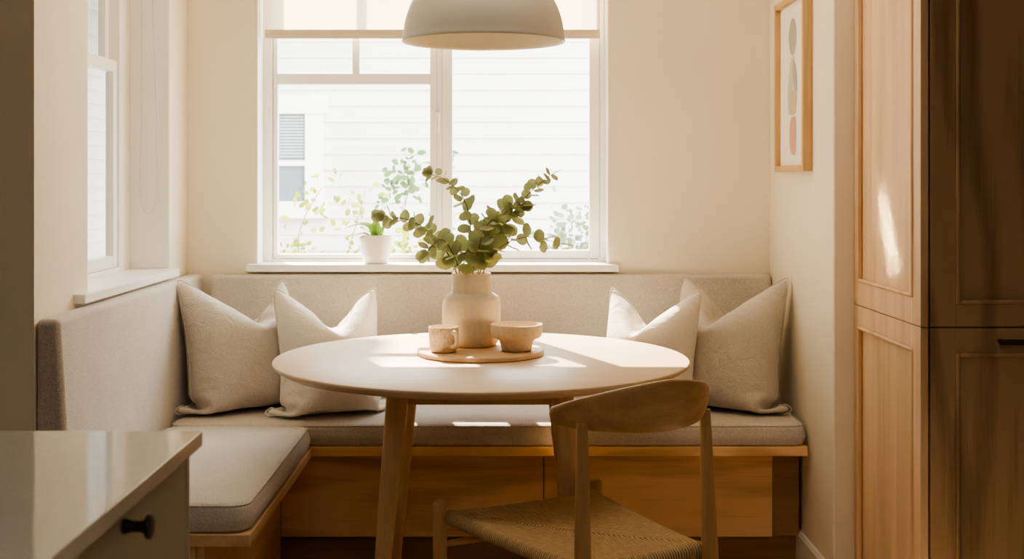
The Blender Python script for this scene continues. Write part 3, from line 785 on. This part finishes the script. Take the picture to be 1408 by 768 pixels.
obj('cord', add_tube(bmesh.new(), [(0, 0, 0.207), (0, 0, 0.50), (0, 0, CEIL - 1.652 - 0.02)], 0.004, 8), M['lamp_out'], pl, 180)
obj('ceiling_cup', add_lathe(bmesh.new(), [(0, CEIL - 1.652 - 0.03), (0.045, CEIL - 1.652 - 0.03), (0.05, CEIL - 1.652 - 0.001), (0, CEIL - 1.652 - 0.001)], (0, 0, 0), 32), M['lamp_out'], pl, 40)

# ------------------------------------------------------------------ chair (local: faces +y, seat centre at the origin)
CW_F, CW_B, CD = 0.230, 0.172, 0.275      # half widths front/back, half depth
SZ = 0.432
ch_ = thing('dining_chair', 'oak dining chair with curved back rail and woven paper cord seat before the table', 'chair', (0.184, 2.999, 0), math.radians(29))
def corner(u, v):
    hw = CW_B + (CW_F - CW_B) * (v + 1) / 2
    return hw * u, CD * v
def cord_seat():
    bm = bmesh.new(); uvl = bm.loops.layers.uv.new('cord')
    NP = 30
    prof = []                                      # (ring scale, z)
    for k in [0.02] + list(range(1, 19)):
        s = k / 18 * 0.93
        prof.append((s, SZ - 0.018 * (1 - (s / 0.93) ** 2) - 0.002))
    for k in range(1, 11):
        a = PI * k / 10
        prof.append((0.93 + 0.07 * math.sin(a) if a <= PI / 2 else 0.93 + 0.07 * math.sin(a), SZ - 0.002 - 0.019 * (1 - math.cos(a))))
    for k in range(1, 8): prof.append((0.93 * (1 - k / 8), SZ - 0.040 + 0.004 * k / 8))
    sides = [((-1, -1), (1, -1)), ((1, -1), (1, 1)), ((1, 1), (-1, 1)), ((-1, 1), (-1, -1))]
    for (a, b) in sides:
        rows = []
        for ri, (s, z) in enumerate(prof):
            row = []
            for i in range(NP + 1):
                t = i / NP
                # corners of each triangle stay on the diagonal; leave room for the posts
                u = (a[0] + (b[0] - a[0]) * t) * s; v = (a[1] + (b[1] - a[1]) * t) * s
                x, y = corner(u, v)
                e = abs(2 * t - 1)                  # 1 at the diagonal
                sag = 0.006 * s * (1 - e ** 2) - (0.0025 if e > 0.999 else 0) if z > SZ - 0.03 else 0
                row.append((bm.verts.new((x, y, z - sag)), x, y, s))
            rows.append(row)
        horiz = abs(b[0] - a[0]) > 0
        acc = 0
        for r0, r1 in zip(rows, rows[1:]):
            for i in range(NP):
                q = (r0[i], r0[i + 1], r1[i + 1], r1[i])
                f = bm.faces.new([x[0] for x in q])
                for l, x in zip(f.loops, q):
                    l[uvl].uv = ((x[1] if horiz else x[2]) + 1.0, x[3])
    return bm
def obj_keep(name, bm, m_, parent, smooth):
    me = bpy.data.meshes.new(name); bmesh.ops.recalc_face_normals(bm, faces=bm.faces); bm.to_mesh(me); bm.free(); me.materials.append(m_)
    for p in me.polygons: p.use_smooth = True
    o = bpy.data.objects.new(name, me); COL.objects.link(o); o.parent = parent
    return o
o = obj_keep('seat', cord_seat(), M['cord'], ch_, 60); o['label'] = 'seat of woven paper cord'
def post(x0, y0, x1, y1, z1, prof, dome=True):
    b = bmesh.new(); pts, rad = [], []
    for t, r in prof: pts.append((x0 + (x1 - x0) * t, y0 + (y1 - y0) * t, z1 * t)); rad.append(r)
    if dome:
        for k in range(1, 5):
            a = PI / 2 * k / 4.2
            pts.append((x1, y1, z1 + 0.010 * math.sin(a))); rad.append(prof[-1][1] * math.cos(a))
    return add_tube(b, pts, rad, 20)
fp = [(0, 0.0125), (0.3, 0.0155), (0.7, 0.018), (0.9, 0.018), (1.0, 0.017)]
bp_ = [(0, 0.0125), (0.25, 0.0155), (0.52, 0.0185), (0.62, 0.0185), (0.8, 0.0155), (1.0, 0.012)]
fx, bx = CW_F + 0.004, CW_B + 0.002
for s in (-1, 1):
    obj('leg', post(s * (fx + 0.006), CD - 0.012, s * fx, CD + 0.004, SZ + 0.012, fp), M['chair_z'], ch_, 60)
    obj('leg', post(s * (bx + 0.004), -CD - 0.026, s * (bx - 0.008), -CD - 0.001, 0.736, bp_, False), M['chair_z'], ch_, 60)
def bar(p, q, r=0.0095):
    P_, Q_ = Vector(p), Vector(q)
    return add_tube(bmesh.new(), [P_.lerp(Q_, t) for t in (0, 0.25, 0.5, 0.75, 1)], [r * 0.75, r, r * 1.1, r, r * 0.75], 14)
obj('stretcher', bar((-fx, CD - 0.004, 0.345), (fx, CD - 0.004, 0.345)), M['chair_x'], ch_, 60)
obj('stretcher', bar((-bx, -CD - 0.012, 0.300), (bx, -CD - 0.012, 0.300)), M['chair_x'], ch_, 60)
for s in (-1, 1):
    obj('stretcher', bar((s * bx, -CD - 0.010, 0.255), (s * fx, CD + 0.006, 0.255)), M['chair_z'], ch_, 60)
def back_rail():
    b = bmesh.new(); K = 56; rings = []
    for k in range(K + 1):
        q = -1 + 2 * k / K; aq = abs(q)
        # plan: an arc round the back, both ends running forward
        ang = q * 1.32
        x = 0.206 * math.sin(ang) * (1.0 if aq < 2 else 1); y = -CD + 0.128 - 0.205 * math.cos(ang)
        dx, dy = 0.206 * math.cos(ang), 0.205 * math.sin(ang)
        T = Vector((dx, dy, 0)).normalized(); nout = Vector((T.y, -T.x, 0))
        w = max(0.0, 1 - aq ** 1.55)
        hgt = 0.033 + 0.085 * w
        zb = 0.727 - 0.015 * w
        thick = 0.0105 + 0.003 * (1 - aq)
        end = 1.0
        if aq > 0.955: end = math.sqrt(max(0.02, 1 - ((aq - 0.955) / 0.046) ** 2))
        ring = []
        for i in range(20):
            a = 2 * PI * i / 20
            cs, sn = math.cos(a), math.sin(a); p = 1.0 / (abs(cs) ** 3.2 + abs(sn) ** 3.2) ** (1 / 3.2)
            oz = sn * p; on = cs * p
            lean = 0.26 * (oz * 0.5) * hgt * (0.35 + 0.65 * w)
            ring.append(b.verts.new(Vector((x, y, zb + hgt / 2 + oz * hgt / 2 * end)) + nout * (on * thick * end + lean)))
        rings.append(ring)
    for A, B2 in zip(rings, rings[1:]):
        for i in range(20): b.faces.new((A[i], A[(i + 1) % 20], B2[(i + 1) % 20], B2[i]))
    b.faces.new(rings[0][::-1]); b.faces.new(rings[-1])
    return b
obj('backrest', back_rail(), M['chair_x'], ch_, 60)

# ------------------------------------------------------------------ framed print on the right wall
pf = thing('framed_print', 'oak framed abstract print of stacked muted shapes on the right wall', 'picture', (XR, 4.16, 1.285))
PX0, PX1 = XR - 0.0305, XR - 0.0008
Y0, Y1, Z0, Z1, FW = 3.955, 4.372, 1.285, 1.868, 0.020
bm = bmesh.new()
add_box(bm, PX0, PX1, Y0, Y0 + FW, Z0, Z1, 0.0015, 1); add_box(bm, PX0, PX1, Y1 - FW, Y1, Z0, Z1, 0.0015, 1)
add_box(bm, PX0, PX1, Y0 + FW, Y1 - FW, Z0, Z0 + FW, 0.0015, 1); add_box(bm, PX0, PX1, Y0 + FW, Y1 - FW, Z1 - FW, Z1, 0.0015, 1)
obj('frame', bm, M['frame_oak'], pf, 30, origin=pf.location)
obj('mount', box(XR - 0.012, XR - 0.010, Y0 + FW, Y1 - FW, Z0 + FW, Z1 - FW), M['mat'], pf, origin=pf.location)
pr = obj('print', box(XR - 0.0135, XR - 0.0125, Y0 + 0.060, Y1 - 0.055, Z0 + 0.055, Z1 - 0.055), M['paper'], pf, origin=pf.location)
def shape(name, pts, m_, lift):
    b = bmesh.new(); b.faces.new([b.verts.new((XR - 0.0137 - lift, y, z)) for y, z in catmull2(pts)])
    return obj(name, b, m_, pr, origin=pf.location)
def catmull2(pts): return [(p.x, p.y) for p in catmull([Vector((a, b, 0)) for a, b in pts], 6, True)]
def oval(cy, cz, ry, rz, k=10): return [(cy + ry * math.cos(2 * PI * i / k), cz + rz * math.sin(2 * PI * i / k)) for i in range(k)]
yc = 4.165
shape('painted_shape', oval(yc, 1.735, 0.056, 0.062), M['ink_grey'], 0)
shape('painted_shape', [(yc - 0.025, 1.668), (yc + 0.030, 1.660), (yc + 0.058, 1.60), (yc + 0.050, 1.545), (yc + 0.010, 1.555), (yc - 0.030, 1.60)], M['ink_pale'], 0.0002)
shape('painted_shape', [(yc - 0.008, 1.655), (yc - 0.050, 1.63), (yc - 0.064, 1.570), (yc - 0.040, 1.525), (yc - 0.010, 1.58)], M['ink_grey'], 0.0004)
shape('painted_shape', [(yc - 0.060, 1.535), (yc - 0.020, 1.560), (yc + 0.035, 1.545), (yc + 0.055, 1.50), (yc + 0.020, 1.475), (yc - 0.040, 1.480)], M['ink_tan'], 0.0006)
shape('painted_shape', [(yc + 0.030, 1.600), (yc + 0.068, 1.57), (yc + 0.062, 1.49), (yc + 0.036, 1.48)], M['ink_pale'], 0.0008)
shape('painted_shape', [(yc - 0.046, 1.455), (yc - 0.005, 1.468), (yc + 0.035, 1.450), (yc + 0.040, 1.375), (yc + 0.010, 1.345), (yc - 0.040, 1.350)], M['ink_red'], 0.001)

# ------------------------------------------------------------------ tall oak cabinet at the right
CX = 1.0465; CF = 3.113; CBK = 3.7005; CT = 2.42; ZS = 0.8895
tc_ = thing('tall_cabinet', 'tall oak panelled cabinet at the right, front in shadow', 'cabinet', (1.36, 3.4, 0))
CO = tc_.location
def add_panel(bm, axis, a0, a1, z0, z1, f, dep, st=0.04, rec=0.010, mw=0.010):
    """framed panel: board of thickness DEP from face F going inward, with a moulded sunk field. axis X: face looks to -x, spans y; axis Y: face looks to -y, spans x"""
    def b(p0, p1, q0, q1, d0, d1, bev=0.0):
        if axis == 'X': add_box(bm, f + d0, f + d1, p0, p1, q0, q1, bev, 1)
        else: add_box(bm, p0, p1, f + d0, f + d1, q0, q1, bev, 1)
    sl, sr, sb_, st_ = st
    b(a0, a0 + sl, z0, z1, 0, dep, 0.0012); b(a1 - sr, a1, z0, z1, 0, dep, 0.0012)
    b(a0 + sl, a1 - sr, z0, z0 + sb_, 0, dep, 0.0012); b(a0 + sl, a1 - sr, z1 - st_, z1, 0, dep, 0.0012)
    i0, i1, k0, k1 = a0 + sl, a1 - sr, z0 + sb_, z1 - st_
    b(i0, i1, k0, k1, rec, dep)
    # raised bead round the sunk field
    for (p0, p1, q0, q1) in ((i0, i0 + mw, k0, k1), (i1 - mw, i1, k0, k1), (i0 + mw, i1 - mw, k0, k0 + mw), (i0 + mw, i1 - mw, k1 - mw, k1)):
        b(p0, p1, q0, q1, -0.005, dep * 0.5, 0.003)
b0 = bmesh.new(); add_panel(b0, 'X', CF + 0.001, CBK - 0.001, ZS + 0.0012, CT, CX, 0.020, (0.056, 0.040, 0.068, 0.07))
obj('side_panel', b0, M['oak_z'], tc_, 30, origin=CO)
b0 = bmesh.new(); add_panel(b0, 'X', CF + 0.001, CBK - 0.001, 0.0, ZS - 0.0012, CX, 0.020, (0.056, 0.040, 0.10, 0.058))
obj('side_panel', b0, M['oak_z'], tc_, 30, origin=CO)
DX0, DX1 = CX + 0.0245, CX + 0.0245 + 0.62
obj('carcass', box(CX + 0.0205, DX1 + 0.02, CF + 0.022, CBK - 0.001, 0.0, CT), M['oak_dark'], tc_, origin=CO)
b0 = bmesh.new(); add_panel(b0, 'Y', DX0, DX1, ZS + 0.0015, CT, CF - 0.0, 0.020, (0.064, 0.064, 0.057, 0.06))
obj('door', b0, M['oak_door_shaded'], tc_, 30, origin=CO)
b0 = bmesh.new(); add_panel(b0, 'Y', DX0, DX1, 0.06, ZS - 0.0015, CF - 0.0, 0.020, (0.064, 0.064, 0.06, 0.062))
dr = obj('door', b0, M['oak_door_shaded'], tc_, 30, origin=CO)
hx0, hx1, hz, hy = 1.232, 1.492, 0.856, CF
bm = bmesh.new()
add_tube(bm, [(hx0, hy - 0.030, hz), (hx0 + 0.004, hy - 0.030, hz), (hx1 - 0.004, hy - 0.030, hz), (hx1, hy - 0.030, hz)], [0.006, 0.0072, 0.0072, 0.006], 14)
for hx in (hx0 + 0.012, hx1 - 0.012): add_tube(bm, [(hx, hy - 0.030, hz), (hx, hy - 0.0005, hz)], 0.006, 12)
o = obj('handle', bm, M['black'], dr, 60, origin=CO); o['label'] = 'black bar handle'

# ------------------------------------------------------------------ kitchen island corner at the lower left
IX, IY = -0.428, 1.708
ki = thing('kitchen_island', 'taupe painted kitchen island cabinet with a black drawer knob, lower left', 'cabinet', (-1.0, 0.6, 0))
KO = ki.location
obj('carcass', box(-1.75, IX - 0.0205, -0.55, IY - 0.0165, 0.0, 0.8905), M['island'], ki, origin=KO)
obj('end_panel', box(-1.75, IX, IY - 0.016, IY, 0.0, 0.8905, 0.001, 1), M['island'], ki, 30, origin=KO)
dw = obj('drawer', box(IX - 0.020, IX - 0.0005, 1.00, IY - 0.018, 0.62, 0.888, 0.0015, 1), M['island'], ki, 30, origin=KO)
kb = add_lathe(bmesh.new(), [(0, 0), (0.0085, 0), (0.0080, 0.004), (0.0062, 0.010), (0.0062, 0.019), (0.0080, 0.024), (0.0130, 0.0262), (0.0142, 0.0285), (0.0138, 0.0310), (0.011, 0.0325), (0, 0.033)], (IX - 0.0005, 1.412, 0.8665), 32, 'X')
o = obj('knob', kb, M['black'], dw, 40, origin=KO); o['label'] = 'black mushroom knob'
obj('drawer', box(IX - 0.020, IX - 0.0005, 1.00, IY - 0.018, 0.10, 0.617, 0.0015, 1), M['island'], ki, 30, origin=KO)
obj('drawer', box(IX - 0.020, IX - 0.0005, -0.55, 0.997, 0.10, 0.888, 0.0015, 1), M['island'], ki, 30, origin=KO)
ct = obj('worktop', box(-1.80, -0.4135, -0.60, 1.722, 0.8915, 0.9125, 0.002, 2), M['counter'], None, 30)
tag(ct, 'pale polished stone worktop on the kitchen island, reflecting the window', 'worktop')

# ------------------------------------------------------------------ outside
struct('ground', box(-14, 14, 4.80, 26, -0.36, -0.30), M['ground'])
def clapboard(bm, axis, f, a0, a1, z0, z1, step=0.115, hole=None, side=-1):
    z = z0
    while z < z1 - 1e-6:
        zt = min(z1, z + step)
        spans = [(a0, a1)]
        if hole and z < hole[3] and zt > hole[2]: spans = [(a0, hole[0]), (hole[1], a1)]
        for s0, s1 in spans:
            pr_ = [(f + side * 0.016, z), (f + side * 0.003, zt), (f - side * 0.03, zt), (f - side * 0.03, z)]
            if axis == 'Y': add_prism(bm, pr_, 'X', s0, s1)
            else: add_prism(bm, pr_, 'Y', s0, s1)
        z = zt
    return bm
HY = 9.0
nh = thing('neighbor_house', 'white clapboard house seen through the wide back window', 'house', (1, HY, -0.3))
HO = nh.location
obj('wall', clapboard(bmesh.new(), 'Y', HY, -2.72, 6.0, -0.3, 2.85, 0.116), M['siding'], nh, origin=HO)
obj('side_wall', clapboard(bmesh.new(), 'X', -2.70, HY + 0.03, 13.0, -0.3, 2.85, 0.116), M['siding'], nh, origin=HO)
obj('roof', add_prism(bmesh.new(), [(HY - 0.35, 2.86), (HY - 0.35, 2.93), (11.2, 3.95), (13.4, 2.93), (13.4, 2.86)], 'X', -2.95, 6.2), M['roof'], nh, origin=HO)
wx0, wx1, wz0, wz1 = -1.86, -1.415, 1.10, 1.73
bm = bmesh.new()
add_box(bm, wx0 - 0.13, wx0, HY - 0.05, HY, wz0 - 0.10, wz1 + 0.12); add_box(bm, wx1, wx1 + 0.13, HY - 0.05, HY, wz0 - 0.10, wz1 + 0.12)
add_box(bm, wx0 - 0.16, wx1 + 0.16, HY - 0.06, HY, wz1, wz1 + 0.14); add_box(bm, wx0 - 0.16, wx1 + 0.16, HY - 0.075, HY, wz0 - 0.12, wz0)
add_box(bm, wx0, wx1, HY - 0.045, HY, (wz0 + wz1) / 2 - 0.06, (wz0 + wz1) / 2 - 0.02)
wf = obj('window', bm, M['siding_trim'], nh, origin=HO)
obj('pane', box(wx0, wx1, HY - 0.030, HY - 0.017, wz0, wz1), M['ext_glass'], wf, origin=HO)
bm = bmesh.new(); z = (wz0 + wz1) / 2
while z < wz1: add_box(bm, wx0 + 0.01, wx1 - 0.01, HY - 0.036, HY - 0.031, z, z + 0.014); z += 0.022
obj('window_blind', bm, M['slat'], wf, origin=HO)
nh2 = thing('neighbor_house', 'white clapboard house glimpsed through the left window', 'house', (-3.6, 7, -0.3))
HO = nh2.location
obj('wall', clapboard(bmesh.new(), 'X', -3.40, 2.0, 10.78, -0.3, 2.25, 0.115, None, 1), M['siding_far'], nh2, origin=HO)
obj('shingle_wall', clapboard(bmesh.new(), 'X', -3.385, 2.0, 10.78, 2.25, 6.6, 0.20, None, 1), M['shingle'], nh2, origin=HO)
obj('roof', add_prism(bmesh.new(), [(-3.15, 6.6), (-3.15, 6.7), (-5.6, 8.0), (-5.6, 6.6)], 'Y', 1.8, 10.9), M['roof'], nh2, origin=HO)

def shrub(label, x, y, twigs, leafmat, nleaf, spread, size, seed, twig_r=0.006, start=0.25):
    rnd = random.Random(seed)
    t = thing('garden_shrub', label, 'shrub', (x, y, -0.3), 0, 'shrubs between the houses')
    tb_, lf = bmesh.new(), bmesh.new(); paths = []
    for tw in twigs:
        p = catmull([Vector(q) for q in tw], 8); paths.append(p)
        add_tube(tb_, p, [twig_r * (1 - 0.7 * i / len(p)) for i in range(len(p))], 6)
    for k in range(nleaf):
        p = rnd.choice(paths); i = int(len(p) * (start + (1 - start) * rnd.random()) * 0.999)
        c = p[i] + Vector((rnd.gauss(0, spread), rnd.gauss(0, spread), rnd.gauss(0, spread)))
        a = Vector((rnd.gauss(0, 1), rnd.gauss(0, 1), rnd.gauss(0, 0.6))); nn = Vector((rnd.gauss(0, .8), -0.7 + rnd.gauss(0, .6), rnd.gauss(0, .8)))
        add_leaf(lf, c, nn, a, size * rnd.uniform(0.6, 1.2), 1.7, 0.1)
    obj('twigs', tb_, M['twig'], t, 180); obj('foliage', lf, leafmat, t, 180)
shrub('thin yellow green shrub outside, left of the pot and below the house window', -1.05, 6.3,
      [[(0, 0, 0), (-0.05, 0, 0.7), (-0.1, 0, 1.2)], [(0, 0, 0), (0.08, 0, 0.8), (0.02, 0, 1.25), (0.14, 0, 1.52)], [(0, 0, 0), (0.15, 0.1, 0.8), (0.28, 0.1, 1.25), (0.35, 0.1, 1.50)], [(0.02, 0, 0.7), (-0.12, 0, 1.0), (-0.18, 0.0, 1.22)], [(0, 0, 0.6), (0.2, 0, 0.95), (0.30, 0, 1.12)]],
      M['shrub_y'], 330, 0.055, 0.0125, 31, 0.006, 0.45)
shrub('low yellow green shrub outside, right behind the white pot', -0.42, 6.1,
      [[(0, 0, 0), (0.0, 0, 0.8), (-0.06, 0, 1.25)], [(0, 0, 0), (0.08, 0, 0.9), (0.12, 0, 1.30)]],
      M['shrub_y'], 220, 0.05, 0.0125, 33, 0.006, 0.55)
shrub('tall wispy green climber outside, above the potted succulent', -0.60, 7.3,
      [[(0, 0, 0), (0.02, 0, 0.9), (0.03, 0, 1.4), (0.06, 0, 1.68)], [(0.03, 0, 1.4), (0.10, 0, 1.62), (0.2, 0, 1.66), (0.26, 0, 1.60)], [(0, 0, 0.3), (-0.28, 0, 0.95), (-0.12, 0, 1.35), (0.0, 0, 1.6)]],
      M['shrub_g'], 130, 0.045, 0.0145, 35, 0.004, 0.72)
shrub('round grey green bush outside, at the right end of the back window', 0.42, 7.2,
      [[(0, 0, 0), (0.05, 0, 0.7), (0.18, 0, 1.40)], [(0, 0, 0), (-0.1, 0, 0.7), (-0.10, 0, 1.20)], [(0, 0, 0), (0.2, 0, 0.7), (0.32, 0, 1.30)], [(0, 0, 0), (0.0, 0, 0.7), (0.08, 0, 1.30)]],
      M['bush'], 900, 0.085, 0.0145, 37, 0.006, 0.5)

# ------------------------------------------------------------------ light
w = bpy.data.worlds.new('sky'); SC.world = w; w.use_nodes = True
nt = w.node_tree; nt.nodes.clear()
bg = nt.nodes.new('ShaderNodeBackground'); ow = nt.nodes.new('ShaderNodeOutputWorld')
tcw = nt.nodes.new('ShaderNodeTexCoord'); sx = nt.nodes.new('ShaderNodeSeparateXYZ')
nt.links.new(tcw.outputs['Generated'], sx.inputs[0])
rw = nt.nodes.new('ShaderNodeValToRGB')
rw.color_ramp.elements[0].position = 0.0; rw.color_ramp.elements[0].color = (1.0, 0.965, 0.91, 1)
rw.color_ramp.elements[1].position = 0.8; rw.color_ramp.elements[1].color = (0.92, 0.965, 1.0, 1)
nt.links.new(sx.outputs[2], rw.inputs[0]); nt.links.new(rw.outputs[0], bg.inputs[0])
bg.inputs[1].default_value = 5.0
nt.links.new(bg.outputs[0], ow.inputs[0])

def lamp(name, typ, loc, rot, **kw):
    d = bpy.data.lights.new(name, typ)
    for k, v in kw.items(): setattr(d, k, v)
    o = bpy.data.objects.new(name, d); COL.objects.link(o); o.location = loc; o.rotation_euler = rot
    return o
az = Vector((0.375, -0.927, 0)).normalized(); el = math.radians(38.6)
sd = Vector((az.x * math.cos(el), az.y * math.cos(el), -math.sin(el)))
sun = lamp('sun', 'SUN', (-4, 12, 9), sd.to_track_quat('-Z', 'Y').to_euler(), energy=15.0, angle=math.radians(0.6), color=(1.0, 0.85, 0.64))

def portal(name, loc, rot, sx_, sy_):
    o = lamp(name, 'AREA', loc, rot, shape='RECTANGLE', size=sx_, size_y=sy_)
    o.data.cycles.is_portal = True
    return o
portal('window_portal', (-0.255, 4.80, 1.63), (math.radians(-90), 0, 0), 1.32, 1.42)
portal('window_portal', (-1.39, 3.918, 1.63), (0, math.radians(-90), 0), 1.42, 0.88)

fl = lamp('nook_fill', 'AREA', (-0.05, 3.12, 2.44), (math.radians(38), 0, 0), shape='RECTANGLE', size=1.7, size_y=0.5, energy=5.0, color=(1.0, 0.85, 0.66))  # unseen fill added above the nook to brighten pillows and backrests
kl = lamp('kitchen_fill', 'AREA', (0.1, -0.6, 2.45), (0, 0, 0), shape='RECTANGLE', size=1.8, size_y=1.4, energy=6.5, color=(0.97, 0.99, 1.0))  # unseen fill added behind the camera to brighten faces turned towards it
S0 = Vector((-3.0, 4.30, 2.20)); S1 = Vector((1.046, 3.40, 1.10))          # added lamp outside the left window, throws the bright streak on the cabinet side
gl = lamp('streak_lamp', 'AREA', S0, (0, 0, 0), shape="RECTANGLE", size=0.03, size_y=0.26, energy=0.17, color=(1.0, 0.86, 0.62))
gl.rotation_euler = ((S1 - S0).to_track_quat('-Z', 'Y').to_matrix() @ Matrix.Rotation(math.radians(34), 3, 'Z')).to_euler()
gl.data.spread = math.radians(2.0)
# ------------------------------------------------------------------ camera
cd = bpy.data.cameras.new('camera'); cam = bpy.data.objects.new('camera', cd); COL.objects.link(cam)
cam.location = (0, 0, 1.26); cam.rotation_euler = (PI / 2, 0, 0)
cd.sensor_width = 36; cd.lens = 1713 / 1408 * 36
cd.shift_x = 14 / 1408; cd.shift_y = -138 / 1408
cd.clip_start = 0.05; cd.clip_end = 200
cd.dof.use_dof = True; cd.dof.focus_distance = 3.55; cd.dof.aperture_fstop = 7.1
SC.camera = cam

SC.view_settings.view_transform = 'AgX'
SC.view_settings.look = 'AgX - Medium High Contrast'
SC.view_settings.exposure = 1.38
cy = SC.cycles
cy.use_denoising = True
cy.max_bounces = 12; cy.diffuse_bounces = 7; cy.glossy_bounces = 4; cy.transparent_max_bounces = 16; cy.transmission_bounces = 6
cy.sample_clamp_indirect = 8.0
cy.caustics_reflective = False; cy.caustics_refractive = False
